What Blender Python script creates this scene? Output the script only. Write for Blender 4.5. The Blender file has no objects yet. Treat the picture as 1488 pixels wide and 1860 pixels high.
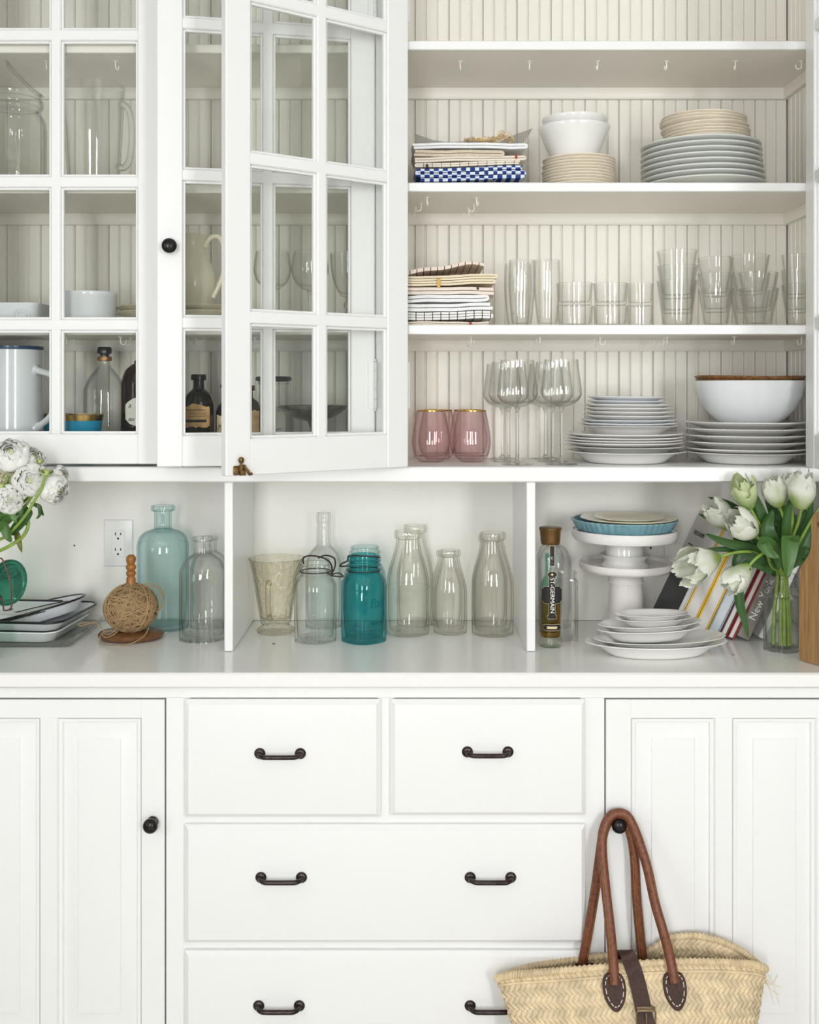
import bpy, bmesh, math, random
from mathutils import Vector, Matrix, Euler
R_ = math.radians
rng = random.Random(7)
SC = bpy.context.scene
COL = SC.collection

# ------------------------------------------------------------------ camera
F = 1930.0            # focal length in pixels of the 1488 x 1860 frame
CAMY, CAMZ = -2.6, 1.48
HX, HY = 744.0, 705.0  # where the optical axis meets the picture
cam = bpy.data.cameras.new('camera')
cam.sensor_fit = 'VERTICAL'; cam.sensor_height = 36.0; cam.sensor_width = 28.8
cam.lens = F / 1860.0 * 36.0
cam.shift_y = -(930.0 - HY) / 1860.0
cam.clip_start = 0.05
camo = bpy.data.objects.new('camera', cam); COL.objects.link(camo)
camo.location = (0, CAMY, CAMZ); camo.rotation_euler = (R_(90), 0, 0)
SC.camera = camo

# ------------------------------------------------------------------ world, daylight, exposure
w = bpy.data.worlds.new('sky'); SC.world = w; w.use_nodes = True
w.node_tree.nodes['Background'].inputs[0].default_value = (0.80, 0.90, 1.0, 1)
w.node_tree.nodes['Background'].inputs[1].default_value = 1.0
def daylight(name, loc, rot, sx, sy, watts, col):
    l = bpy.data.lights.new(name, 'AREA'); l.shape = 'RECTANGLE'; l.size = sx; l.size_y = sy
    l.energy = watts; l.color = col
    o = bpy.data.objects.new(name, l); COL.objects.link(o); o.location = loc; o.rotation_euler = rot
    return o
ROOM_X0, ROOM_X1, ROOM_Y, ROOM_Z = -2.3, 2.3, -4.6, 2.8
# daylight through the kitchen windows behind the camera and on the left, set in the window openings
WINS = [('rear', -0.95, -0.35, 0.75, 2.55), ('rear', 1.55, 2.15, 0.75, 2.55), ('left', -3.2, -2.2, 0.75, 2.55)]
daylight('window_rear_left_offscreen', (-0.65, ROOM_Y - 0.03, 1.65), (R_(90), 0, 0), .58, 1.78, 128, (0.97, 0.985, 1.0))
daylight('window_rear_right_offscreen', (1.85, ROOM_Y - 0.03, 1.65), (R_(90), 0, 0), .58, 1.78, 128, (0.97, 0.985, 1.0))
daylight('window_left_offscreen', (ROOM_X0 - 0.03, -2.70, 1.65), (R_(90), 0, R_(-90)), .98, 1.78, 34, (0.97, 0.985, 1.0))
VS = SC.view_settings
VS.view_transform = 'Standard'; VS.look = 'None'; VS.gamma = 1.0; VS.use_curve_mapping = False
VS.exposure = -0.9
SC.cycles.use_denoising = True
SC.cycles.max_bounces = 20; SC.cycles.transmission_bounces = 16; SC.cycles.transparent_max_bounces = 64
SC.cycles.diffuse_bounces = 5; SC.cycles.glossy_bounces = 5
SC.cycles.sample_clamp_indirect = 6.0

# ------------------------------------------------------------------ helpers
def K(Y): return (Y - CAMY) / F
def PX(px, Y): return (px - HX) * K(Y)
def PZ(py, Y): return CAMZ - (py - HY) * K(Y)
def P(px, py, Y): return Vector((PX(px, Y), Y, PZ(py, Y)))

def wmat(o):
    m = o.matrix_basis.copy()
    while o.parent:
        o = o.parent; m = o.matrix_basis @ m
    return m

class MB:
    def __init__(s): s.v = []; s.f = []
    def add(s, vs, fs):
        b = len(s.v); s.v += [Vector(v) for v in vs]; s.f += [tuple(b + i for i in f) for f in fs]; return s
    def box(s, x0, x1, y0, y1, z0, z1, c=0.0):
        if x0 > x1: x0, x1 = x1, x0
        if y0 > y1: y0, y1 = y1, y0
        if z0 > z1: z0, z1 = z1, z0
        if c <= 0:
            vs = [(x, y, z) for x in (x0, x1) for y in (y0, y1) for z in (z0, z1)]
            return s.add(vs, [(0,1,3,2),(4,6,7,5),(0,4,5,1),(2,3,7,6),(0,2,6,4),(1,5,7,3)])
        c = min(c, (x1-x0)*.49, (y1-y0)*.49, (z1-z0)*.49)
        X = (x0, x1); Y = (y0, y1); Z = (z0, z1); sg = (1, -1); vs = []; I = {}
        for i in (0,1):
            for j in (0,1):
                for k in (0,1):
                    I['x',i,j,k] = len(vs); vs.append((X[i], Y[j]+sg[j]*c, Z[k]+sg[k]*c))
                    I['y',i,j,k] = len(vs); vs.append((X[i]+sg[i]*c, Y[j], Z[k]+sg[k]*c))
                    I['z',i,j,k] = len(vs); vs.append((X[i]+sg[i]*c, Y[j]+sg[j]*c, Z[k]))
        fs = []; ring = ((0,0),(0,1),(1,1),(1,0))
        for i in (0,1):
            fs.append([I['x',i,a,b] for a,b in ring]); fs.append([I['y',a,i,b] for a,b in ring]); fs.append([I['z',a,b,i] for a,b in ring])
        for i in (0,1):
            for j in (0,1):
                fs.append([I['x',i,j,0], I['x',i,j,1], I['y',i,j,1], I['y',i,j,0]])
                fs.append([I['x',i,0,j], I['x',i,1,j], I['z',i,1,j], I['z',i,0,j]])
                fs.append([I['y',0,i,j], I['y',1,i,j], I['z',1,i,j], I['z',0,i,j]])
        for i in (0,1):
            for j in (0,1):
                for k in (0,1): fs.append([I['x',i,j,k], I['y',i,j,k], I['z',i,j,k]])
        return s.add(vs, fs)
    def lathe(s, prof, n=40, c=(0,0,0), rmod=None, sx=1.0, sy=1.0, zmod=None):
        vs = []; rows = []
        for r, z in prof:
            if r < 1e-6:
                rows.append([len(vs)]); vs.append((c[0], c[1], c[2]+z)); continue
            row = []
            for i in range(n):
                t = 2*math.pi*i/n; rr = r*(rmod(t, z, r) if rmod else 1)
                zz = z + (zmod(t, r) if zmod else 0)
                row.append(len(vs)); vs.append((c[0]+rr*math.cos(t)*sx, c[1]+rr*math.sin(t)*sy, c[2]+zz))
            rows.append(row)
        fs = []
        for a, b in zip(rows, rows[1:]):
            if len(a) == 1 and len(b) == 1: continue
            for i in range(n):
                j = (i+1) % n
                if len(a) == 1: fs.append((a[0], b[i], b[j]))
                elif len(b) == 1: fs.append((a[i], b[0], a[j]))
                else: fs.append((a[i], b[i], b[j], a[j]))
        return s.add(vs, fs)
    def tube(s, pts, r, n=8, closed=False, caps=True):
        pts = [Vector(p) for p in pts]; m = len(pts)
        rad = r if isinstance(r, (list, tuple)) else [r]*m
        vs = []; prev = None
        for i, p in enumerate(pts):
            if closed: t = pts[(i+1) % m] - pts[i-1]
            else: t = pts[min(i+1, m-1)] - pts[max(i-1, 0)]
            if t.length < 1e-9: t = Vector((0,0,1))
            t.normalize()
            if prev is None:
                a = Vector((0,0,1)) if abs(t.z) < .9 else Vector((1,0,0)); u = t.cross(a).normalized()
            else:
                u = prev - t*prev.dot(t)
                if u.length < 1e-6: u = t.orthogonal()
                u.normalize()
            prev = u; v = t.cross(u)
            for k in range(n):
                q = 2*math.pi*k/n; vs.append(p + (u*math.cos(q) + v*math.sin(q))*rad[i])
        fs = []
        for i in range(m if closed else m-1):
            j = (i+1) % m
            for k in range(n):
                l = (k+1) % n; fs.append((i*n+k, i*n+l, j*n+l, j*n+k))
        if caps and not closed:
            fs.append(tuple(range(n))); fs.append(tuple(range((m-1)*n, m*n)))
        return s.add(vs, fs)
    def prism(s, poly, y0, y1, axis='y'):
        n = len(poly)
        def mk(a, b, t): return (a, t, b) if axis == 'y' else ((t, a, b) if axis == 'x' else (a, b, t))
        vs = [mk(a, b, y0) for a, b in poly] + [mk(a, b, y1) for a, b in poly]
        fs = [tuple(range(n)), tuple(range(n, 2*n))] + [(i, (i+1) % n, n+(i+1) % n, n+i) for i in range(n)]
        return s.add(vs, fs)
    def rings(s, x0, x1, z0, z1, loops, cap=True):
        """nested rectangles: loops of (inset, y); the last one is closed"""
        vs = []; fs = []
        for ins, y in loops:
            vs += [(x0+ins, y, z0+ins), (x1-ins, y, z0+ins), (x1-ins, y, z1-ins), (x0+ins, y, z1-ins)]
        for i in range(len(loops)-1):
            for k in range(4):
                l = (k+1) % 4; fs.append((4*i+k, 4*i+l, 4*i+4+l, 4*i+4+k))
        if cap: b = 4*(len(loops)-1); fs.append((b, b+1, b+2, b+3))
        return s.add(vs, fs)
    def grid(s, fn, nu, nv):
        vs = [fn(i/(nu-1), j/(nv-1)) for i in range(nu) for j in range(nv)]
        fs = [(i*nv+j, (i+1)*nv+j, (i+1)*nv+j+1, i*nv+j+1) for i in range(nu-1) for j in range(nv-1)]
        return s.add(vs, fs)
    def xf(s, m):
        s.v = [m @ v for v in s.v]; return s
    def join(s, o, m=None):
        return s.add([(m @ v) if m else v for v in o.v], o.f)
    def mesh(s, name, mat, ang=40, recalc=True):
        me = bpy.data.meshes.new(name); me.from_pydata([tuple(v) for v in s.v], [], s.f); me.validate()
        if recalc:
            bm = bmesh.new(); bm.from_mesh(me)
            bmesh.ops.recalc_face_normals(bm, faces=bm.faces); bm.to_mesh(me); bm.free()
        me.polygons.foreach_set('use_smooth', [True]*len(me.polygons))
        try: me.set_sharp_from_angle(angle=R_(ang))
        except Exception: pass
        for m in (mat if isinstance(mat, (list, tuple)) else [mat]): me.materials.append(m)
        return me
    def build(s, name, mat, parent=None, ang=40, world=True, recalc=True):
        """vertices are in world space unless world is False; the object is parented as a part"""
        if parent is not None and world:
            inv = wmat(parent).inverted(); s.v = [inv @ v for v in s.v]
        o = bpy.data.objects.new(name, s.mesh(name, mat, ang, recalc)); COL.objects.link(o)
        if parent is not None: o.parent = parent
        return o

def tag(o, label=None, cat=None, group=None, kind=None):
    if label: o['label'] = label
    if cat: o['category'] = cat
    if group: o['group'] = group
    if kind: o['kind'] = kind
    return o
def thing(name, label, cat, loc=(0,0,0), rotz=0.0, group=None):
    o = bpy.data.objects.new(name, None); COL.objects.link(o); o.empty_display_size = .05
    o.location = loc; o.rotation_euler = (0, 0, rotz)
    return tag(o, label, cat, group)
def copy_tree(o, parent=None):
    c = o.copy(); COL.objects.link(c); c.parent = parent
    for ch in list(o.children): copy_tree(ch, c)
    return c
def solo(mb, name, mat, label, cat, base, group=None, ang=40, rot=(0,0,0)):
    """a thing that is one mesh, built in local space around its base"""
    o = mb.build(name, mat, None, ang, False); o.location = base; o.rotation_euler = rot
    return tag(o, label, cat, group)
def struct(o): o['kind'] = 'structure'; return o

def bez(pts, n=8):
    """Catmull-Rom through points"""
    pts = [Vector(p) for p in pts]; out = []
    for i in range(len(pts)-1):
        p0 = pts[max(i-1, 0)]; p1 = pts[i]; p2 = pts[i+1]; p3 = pts[min(i+2, len(pts)-1)]
        for k in range(n):
            t = k/n
            out.append(.5*((2*p1)+(p2-p0)*t+(2*p0-5*p1+4*p2-p3)*t*t+(3*p1-p0-3*p2+p3)*t**3))
    out.append(pts[-1]); return out

def text_mesh(txt, size, depth=0.0003, font_shear=0.0, align='LEFT', bold=0.0):
    cu = bpy.data.curves.new('lettering', 'FONT'); cu.body = txt; cu.size = size; cu.extrude = depth
    cu.shear = font_shear; cu.align_x = align; cu.align_y = 'CENTER'; cu.resolution_u = 3; cu.offset = bold
    o = bpy.data.objects.new('lettering', cu); COL.objects.link(o)
    dg = bpy.context.evaluated_depsgraph_get()
    me = bpy.data.meshes.new_from_object(o.evaluated_get(dg))
    mb = MB(); mb.v = [v.co.copy() for v in me.vertices]; mb.f = [tuple(p.vertices) for p in me.polygons]
    bpy.data.objects.remove(o); bpy.data.curves.remove(cu); bpy.data.meshes.remove(me)
    return mb

# ------------------------------------------------------------------ materials
def newmat(name):
    m = bpy.data.materials.new(name); m.use_nodes = True
    nt = m.node_tree; b = nt.nodes['Principled BSDF']; return m, nt, b
def setp(b, **kw):
    names = dict(col='Base Color', rough='Roughness', metal='Metallic', trans='Transmission Weight', ior='IOR',
                 coat='Coat Weight', coatr='Coat Roughness', sss='Subsurface Weight', sheen='Sheen Weight', spec='Specular IOR Level', alpha='Alpha')
    for k, v in kw.items():
        b.inputs[names[k]].default_value = (*v, 1) if k == 'col' else v
def noise_bump(nt, b, scale=60, strength=.1, dist=.002, detail=4, stretch=None):
    tc = nt.nodes.new('ShaderNodeTexCoord'); n = nt.nodes.new('ShaderNodeTexNoise'); n.inputs['Scale'].default_value = scale; n.inputs['Detail'].default_value = detail
    if stretch:
        mp = nt.nodes.new('ShaderNodeMapping'); mp.inputs['Scale'].default_value = stretch
        nt.links.new(tc.outputs['Object'], mp.inputs[0]); nt.links.new(mp.outputs[0], n.inputs['Vector'])
    else: nt.links.new(tc.outputs['Object'], n.inputs['Vector'])
    bu = nt.nodes.new('ShaderNodeBump'); bu.inputs['Strength'].default_value = strength; bu.inputs['Distance'].default_value = dist
    nt.links.new(n.outputs[0], bu.inputs['Height']); nt.links.new(bu.outputs[0], b.inputs['Normal'])
    return n
def ramp(nt, fac, cols, b, pos=None):
    r = nt.nodes.new('ShaderNodeValToRGB'); e = r.color_ramp.elements
    while len(e) < len(cols): e.new(.5)
    for i, c in enumerate(cols):
        e[i].position = pos[i] if pos else i/(len(cols)-1); e[i].color = (*c, 1)
    nt.links.new(fac, r.inputs[0]); nt.links.new(r.outputs[0], b.inputs['Base Color']); return r
def plain(name, col, rough=.5, metal=0.0, bump=0.0, bscale=60, vary=0.0, coat=0.0, **kw):
    m, nt, b = newmat(name); setp(b, col=col, rough=rough, metal=metal, coat=coat, **kw)
    if bump or vary:
        n = noise_bump(nt, b, bscale, bump if bump else .01)
        if vary:
            ramp(nt, n.outputs[0], [tuple(max(0, c*(1-vary)) for c in col), tuple(min(1, c*(1+vary)) for c in col)], b, [.3, .7])
    return m
def glass(name, col, rough=0.0, ior=1.47, bump=0.0, bscale=25, clear=.5):
    """glass: a refracting body blended with straight transmission, so that thin walls let daylight through"""
    m, nt, b = newmat(name); setp(b, col=col, rough=rough, trans=1.0, ior=ior)
    if bump: noise_bump(nt, b, bscale, bump, .004, 2)
    if clear > 0:
        out = [n for n in nt.nodes if n.type == 'OUTPUT_MATERIAL'][0]
        t = nt.nodes.new('ShaderNodeBsdfTransparent'); t.inputs[0].default_value = (*[c**.5 for c in col], 1)
        mx = nt.nodes.new('ShaderNodeMixShader'); mx.inputs[0].default_value = clear
        nt.links.new(b.outputs[0], mx.inputs[1]); nt.links.new(t.outputs[0], mx.inputs[2]); nt.links.new(mx.outputs[0], out.inputs[0])
    return m
def two_way_ior(nt, fr, ior):
    """the same reflectance from either side of a thin sheet"""
    g = nt.nodes.new('ShaderNodeNewGeometry'); mr = nt.nodes.new('ShaderNodeMapRange')
    mr.inputs[3].default_value = ior; mr.inputs[4].default_value = 1/ior
    nt.links.new(g.outputs['Backfacing'], mr.inputs[0]); nt.links.new(mr.outputs[0], fr.inputs[0])
def thin(name, face, edge, ior=1.5, bump=0.0, bscale=25, power=3.0):
    """thin-walled glass: clear straight through, a longer tinted path where the wall turns edge-on, mirror reflection by Fresnel"""
    m = bpy.data.materials.new(name); m.use_nodes = True; nt = m.node_tree; nt.nodes.clear(); N = nt.nodes.new
    o = N('ShaderNodeOutputMaterial'); mx = N('ShaderNodeMixShader'); fr = N('ShaderNodeFresnel'); fr.inputs[0].default_value = ior
    t = N('ShaderNodeBsdfTransparent'); g = N('ShaderNodeBsdfGlossy'); g.inputs['Roughness'].default_value = .0
    two_way_ior(nt, fr, ior)
    lw = N('ShaderNodeLayerWeight'); lw.inputs[0].default_value = .5
    pw = N('ShaderNodeMath'); pw.operation = 'POWER'; pw.inputs[1].default_value = power; nt.links.new(lw.outputs['Facing'], pw.inputs[0])
    c = N('ShaderNodeMix'); c.data_type = 'RGBA'; c.inputs[6].default_value = (*face, 1); c.inputs[7].default_value = (*edge, 1)
    nt.links.new(pw.outputs[0], c.inputs[0]); nt.links.new(c.outputs[2], t.inputs[0])
    if bump:
        tc = N('ShaderNodeTexCoord'); n = N('ShaderNodeTexNoise'); n.inputs['Scale'].default_value = bscale; n.inputs['Detail'].default_value = 2
        bu = N('ShaderNodeBump'); bu.inputs['Strength'].default_value = bump; bu.inputs['Distance'].default_value = .006
        nt.links.new(tc.outputs['Object'], n.inputs['Vector']); nt.links.new(n.outputs[0], bu.inputs['Height'])
        for q in (g, fr, lw): nt.links.new(bu.outputs[0], q.inputs['Normal'])
    nt.links.new(fr.outputs[0], mx.inputs[0]); nt.links.new(t.outputs[0], mx.inputs[1]); nt.links.new(g.outputs[0], mx.inputs[2]); nt.links.new(mx.outputs[0], o.inputs[0])
    return m
def wood(name, c1, c2, scale=(3, 40, 40), rough=.5, bump=.15, nscale=4):
    m, nt, b = newmat(name); setp(b, rough=rough)
    tc = nt.nodes.new('ShaderNodeTexCoord'); mp = nt.nodes.new('ShaderNodeMapping'); mp.inputs['Scale'].default_value = scale
    n = nt.nodes.new('ShaderNodeTexNoise'); n.inputs['Scale'].default_value = nscale; n.inputs['Detail'].default_value = 6; n.inputs['Roughness'].default_value = .65
    nt.links.new(tc.outputs['Object'], mp.inputs[0]); nt.links.new(mp.outputs[0], n.inputs['Vector'])
    ramp(nt, n.outputs[0], [c1, c2], b, [.3, .72])
    bu = nt.nodes.new('ShaderNodeBump'); bu.inputs['Strength'].default_value = bump; bu.inputs['Distance'].default_value = .002
    nt.links.new(n.outputs[0], bu.inputs['Height']); nt.links.new(bu.outputs[0], b.inputs['Normal'])
    return m
def stripes(name, base, line, scale, axis, width=.5, rough=.9, second=None):
    """woven cloth with narrow coloured lines across one local axis"""
    m, nt, b = newmat(name); setp(b, rough=rough)
    tc = nt.nodes.new('ShaderNodeTexCoord'); sp = nt.nodes.new('ShaderNodeSeparateXYZ'); nt.links.new(tc.outputs['Object'], sp.inputs[0])
    def band(ax, sc, wd):
        a = nt.nodes.new('ShaderNodeMath'); a.operation = 'MULTIPLY'; a.inputs[1].default_value = sc; nt.links.new(sp.outputs[ax], a.inputs[0])
        f = nt.nodes.new('ShaderNodeMath'); f.operation = 'FRACT'; nt.links.new(a.outputs[0], f.inputs[0])
        l = nt.nodes.new('ShaderNodeMath'); l.operation = 'LESS_THAN'; l.inputs[1].default_value = wd; nt.links.new(f.outputs[0], l.inputs[0]); return l
    l = band(axis, scale, width)
    fac = l.outputs[0]
    if second:
        l2 = band(*second); mx = nt.nodes.new('ShaderNodeMath'); mx.operation = 'ABSOLUTE'
        sb = nt.nodes.new('ShaderNodeMath'); sb.operation = 'SUBTRACT'; nt.links.new(l.outputs[0], sb.inputs[0]); nt.links.new(l2.outputs[0], sb.inputs[1])
        nt.links.new(sb.outputs[0], mx.inputs[0]); fac = mx.outputs[0]
    mix = nt.nodes.new('ShaderNodeMix'); mix.data_type = 'RGBA'; mix.inputs[6].default_value = (*base, 1); mix.inputs[7].default_value = (*line, 1)
    nt.links.new(fac, mix.inputs[0]); nt.links.new(mix.outputs[2], b.inputs['Base Color'])
    n = nt.nodes.new('ShaderNodeTexNoise'); n.inputs['Scale'].default_value = 400
    nt.links.new(tc.outputs['Object'], n.inputs['Vector'])
    bu = nt.nodes.new('ShaderNodeBump'); bu.inputs['Strength'].default_value = .25; bu.inputs['Distance'].default_value = .001
    nt.links.new(n.outputs[0], bu.inputs['Height']); nt.links.new(bu.outputs[0], b.inputs['Normal'])
    return m

M = {}
M['paint'] = plain('white_gloss_paint', (.855, .85, .838), .32, bump=.05, bscale=35)
M['paint_in'] = plain('cream_cabinet_interior_paint', (.88, .845, .77), .38, bump=.06, bscale=35)
M['counter'] = plain('white_enamel_worktop_paint', (.86, .85, .82), .16, bump=.02, bscale=12)
M['wall'] = plain('grey_green_wall_plaster', (.36, .37, .345), .7, bump=.08, bscale=30)
M['ceiling'] = plain('white_ceiling_plaster', (.86, .86, .85), .8)
M['floor'] = wood('pale_limewashed_floorboards', (.50, .46, .40), (.66, .62, .56), (2, 25, 25), .4)
M['niche'] = plain('cream_niche_paint', (.87, .847, .79), .35, bump=.04, bscale=30)
M['carcass'] = wood('bare_pine_carcass', (.40, .27, .15), (.55, .40, .24), (30, 30, 2), .7)
M['bronze'] = plain('oil_rubbed_bronze', (.050, .036, .036), .34, metal=.75, bump=.12, bscale=90, vary=.5)
M['blackknob'] = plain('worn_black_metal', (.022, .020, .020), .28, metal=.6, bump=.12, bscale=140, vary=.7)
M['brass'] = plain('tarnished_brass', (.20, .12, .045), .45, metal=.8, bump=.4, bscale=160, vary=.7)
M['glass'] = thin('clear_glass', (.9965, .9975, .9955), (.55, .56, .53), power=4.0)
M['solid'] = glass('solid_clear_glass', (.98, .985, .975), clear=.15)
def pane_glass():
    m = bpy.data.materials.new('old_window_glass'); m.use_nodes = True; nt = m.node_tree; nt.nodes.clear()
    o = nt.nodes.new('ShaderNodeOutputMaterial'); mx = nt.nodes.new('ShaderNodeMixShader'); fr = nt.nodes.new('ShaderNodeFresnel'); fr.inputs[0].default_value = 1.52
    two_way_ior(nt, fr, 1.52)
    t = nt.nodes.new('ShaderNodeBsdfTransparent'); t.inputs[0].default_value = (.985, .993, .985, 1)
    g = nt.nodes.new('ShaderNodeBsdfGlossy'); g.inputs['Roughness'].default_value = .0
    tc = nt.nodes.new('ShaderNodeTexCoord'); n = nt.nodes.new('ShaderNodeTexNoise'); n.inputs['Scale'].default_value = 9
    bu = nt.nodes.new('ShaderNodeBump'); bu.inputs['Strength'].default_value = .06; bu.inputs['Distance'].default_value = .01
    nt.links.new(tc.outputs['Object'], n.inputs['Vector']); nt.links.new(n.outputs[0], bu.inputs['Height']); nt.links.new(bu.outputs[0], g.inputs['Normal'])
    nt.links.new(fr.outputs[0], mx.inputs[0]); nt.links.new(t.outputs[0], mx.inputs[1]); nt.links.new(g.outputs[0], mx.inputs[2]); nt.links.new(mx.outputs[0], o.inputs[0])
    return m
M['pane'] = pane_glass()

# ------------------------------------------------------------------ the room
def room():
    x0, x1, y0, h = ROOM_X0, ROOM_X1, ROOM_Y, ROOM_Z
    struct(MB().box(x0, x1, y0, .12, -.06, 0).build('floor', M['floor']))
    struct(MB().box(x0, x1, y0, .12, h, h+.06).build('ceiling', M['ceiling']))
    struct(MB().box(x0-.1, x1+.1, .012, .12, 0, h).build('wall_back', M['wall']))
    struct(MB().box(x1, x1+.1, y0, .012, 0, h).build('wall_right', M['wall']))
    def holed(holes, a0, a1, mk, name):
        m = MB(); xs = [a0]
        for p, q, r, s in sorted(holes):
            mk(m, xs[-1], p, 0, h); mk(m, p, q, 0, r); mk(m, p, q, s, h); xs.append(q)
        mk(m, xs[-1], a1, 0, h); struct(m.build(name, M['wall']))
    holed([(p, q, r, s) for k, p, q, r, s in WINS if k == 'rear'], x0-.1, x1+.1, lambda m, a, b, c, d: m.box(a, b, y0-.12, y0, c, d), 'wall_front')
    holed([(p, q, r, s) for k, p, q, r, s in WINS if k == 'left'], y0, .012, lambda m, a, b, c, d: m.box(x0-.12, x0, a, b, c, d), 'wall_left')
    for i, (k, p, q, r, s) in enumerate(WINS):
        rear = k == 'rear'
        def bx(m, a, b, c, d, t0, t1):
            m.box(a, b, y0+t0, y0+t1, c, d, .003) if rear else m.box(x0+t0, x0+t1, a, b, c, d, .003)
        fr = MB()
        for a, b, c, d in ((p-.09, p, r-.09, s+.09), (q, q+.09, r-.09, s+.09), (p, q, s, s+.09), (p, q, r-.09, r)): bx(fr, a, b, c, d, .001, .03)
        wo = struct(fr.build('window_%d' % (i+1), M['paint']))
        mu = MB(); mid = (p+q)/2; hz = (r+s)/2
        bx(mu, mid-.018, mid+.018, r, s, -.022, -.008); bx(mu, p, q, hz-.022, hz+.022, -.022, -.008)
        mu.build('sash_bar', M['paint'], wo)
room()

# ------------------------------------------------------------------ hutch: upper cabinet, its shelves, doors and the niche dividers
YU = -0.31            # front plane of the upper cabinet
CT = .911             # worktop height
ku = K(YU)
ZN = PZ(876, YU)      # underside of the upper cabinet
ZB = PZ(848, YU)      # cabinet floor
SH = [(ZB, ZN)] + [(PZ(t, YU), PZ(b, YU)) for t, b in ((590, 607), (331, 347), (73, 89))]   # top and underside of the shelves
ZTOP = 2.66
XL, XR = -1.05, .924  # inner faces of the end panels
XS0, XS1 = PX(682, YU), PX(732, YU)
hutch = thing('hutch_cabinet', 'white built-in wall hutch with open shelves and glazed doors above a niche', 'cabinet', (0, -.155, CT))
def planks():
    pw = .0833; d = .0135
    def prof(wd):
        g = .0030; pts = [(0.0005, 0), (0.0005, -.0080), (.0022, -.0100)]
        for k in (1, 2, 3):
            e = wd*k/3
            if k < 3: pts += [(e-.0062, -.0100), (e-.0056, -.0088), (e-.0030, -.0104), (e-.0012, -.0086), (e, -.0062), (e+.0012, -.0100)]
            else: pts += [(e-.0058, -.0100), (e-.0052, -.0088), (e-.0028, -.0104), (e-.0008, -.0084), (e-.0005, 0)]
        return pts
    x = .0137 - pw*13; me = None
    while x < XR:
        a, b = max(x, XL), min(x+pw, XR)
        if b-a > .01:
            full = abs((b-a)-pw) < 1e-4
            if full and me is None:
                o = MB().prism([(px, py) for px, py in prof(pw)], 0, ZTOP-ZB, 'z').build('beadboard_plank', M['paint_in'], hutch, 30, False); me = o.data
            elif full: o = bpy.data.objects.new('beadboard_plank', me); COL.objects.link(o); o.parent = hutch
            else: o = MB().prism([(px, py) for px, py in prof(b-a)], 0, ZTOP-ZB, 'z').build('beadboard_plank', M['paint_in'], hutch, 30, False)
            o.location = Vector((a, .0100, ZB)) - hutch.location
        x += pw
    # the end panels are boarded the same way
    for side in (0, 1):
        for k in range(3):
            o = bpy.data.objects.new('beadboard_plank', me); COL.objects.link(o); o.parent = hutch
            if side: o.location = Vector((XR+.0100, -.004-pw*k, ZB)) - hutch.location; o.rotation_euler = (0, 0, R_(-90))
            else: o.location = Vector((XL-.0100, -.004-pw*(k+1), ZB)) - hutch.location; o.rotation_euler = (0, 0, R_(90))
planks()
def hutch_body():
    MB().box(XL-.03, XL-.0101, YU+.022, .009, CT+.001, ZTOP, .001).build('end_panel', M['paint'], hutch)
    MB().box(XR+.0101, XR+.03, YU+.022, .009, CT+.001, ZTOP, .001).build('end_panel', M['paint'], hutch)
    MB().box(XL-.03, XR+.03, YU, .011, ZTOP, ZTOP+.02, .001).build('top_board', M['paint'], hutch)
    # cabinet floor and the three shelves
    MB().box(XL-.03, XR+.03, YU, .0095, ZN, ZB, .003).build('cabinet_floor', M['paint'], hutch)
    for t, b in SH[1:]:
        MB().box(XL+.001, XS0+.016, YU+.026, -.0005, b, t, .002).build('shelf', M['paint_in'], hutch)
        sh = MB().box(XS0+.034, XR-.001, YU+.012, -.0005, b, t, 0).build('shelf', M['paint_in'], hutch)
        MB().box(XS0+.034, XR-.001, YU+.003, YU+.012, b-.0006, t+.0004, .002).build('shelf_lipping', M['paint'], sh)
    MB().box(XS0+.017, XS0+.033, YU+.022, -.0005, ZB, ZTOP, 0).build('partition', M['paint_in'], hutch)
    # mouldings under the shelves
    def mould(x0, x1, b, y=-.0008):
        MB().prism([(y, b), (y-.014, b), (y-.015, b-.003), (y-.015, b-.021), (y-.012, b-.0265), (y, b-.0265)], x0, x1, 'x').build('shelf_moulding', M['paint_in'], hutch)
    for t, b in SH[1:]:
        mould(XL+.001, XS0+.016, b); mould(XS0+.034, XR-.001, b)
        MB().prism([(XR-.0005, b), (XR-.0135, b), (XR-.0145, b-.003), (XR-.0145, b-.021), (XR-.0115, b-.0265), (XR-.0005, b-.0265)], -.016, YU+.024, 'y').build('shelf_moulding', M['paint_in'], hutch)
    # face frame stiles
    for a, b in ((XL-.03, -.9935), (XS0+.001, XS1), (.876, XR+.03)):
        MB().box(a, b, YU, YU+.021, ZB, ZTOP, .002).build('face_stile', M['paint'], hutch)
    # niche: back board and two dividers
    MB().box(XL-.009, XR+.009, .0005, .0095, CT+.001, ZN, 0).build('niche_back', M['niche'], hutch)
    for a, b in ((407, 423), (957, 973)):
        MB().box(PX(a, YU), PX(b, YU), YU+.002, 0, CT+.001, ZN-.0005, .0015).build('niche_divider', M['paint'], hutch)
hutch_body()
MB().lathe([(0, 0), (.0022, .0002), (.0016, .0012), (0, .0016)], 10).xf(Matrix.Translation((PX(135, 0), .0004, PZ(991, 0))) @ Matrix.Rotation(R_(90), 4, 'X')).build('nail_head', M['bronze'], hutch)

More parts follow.
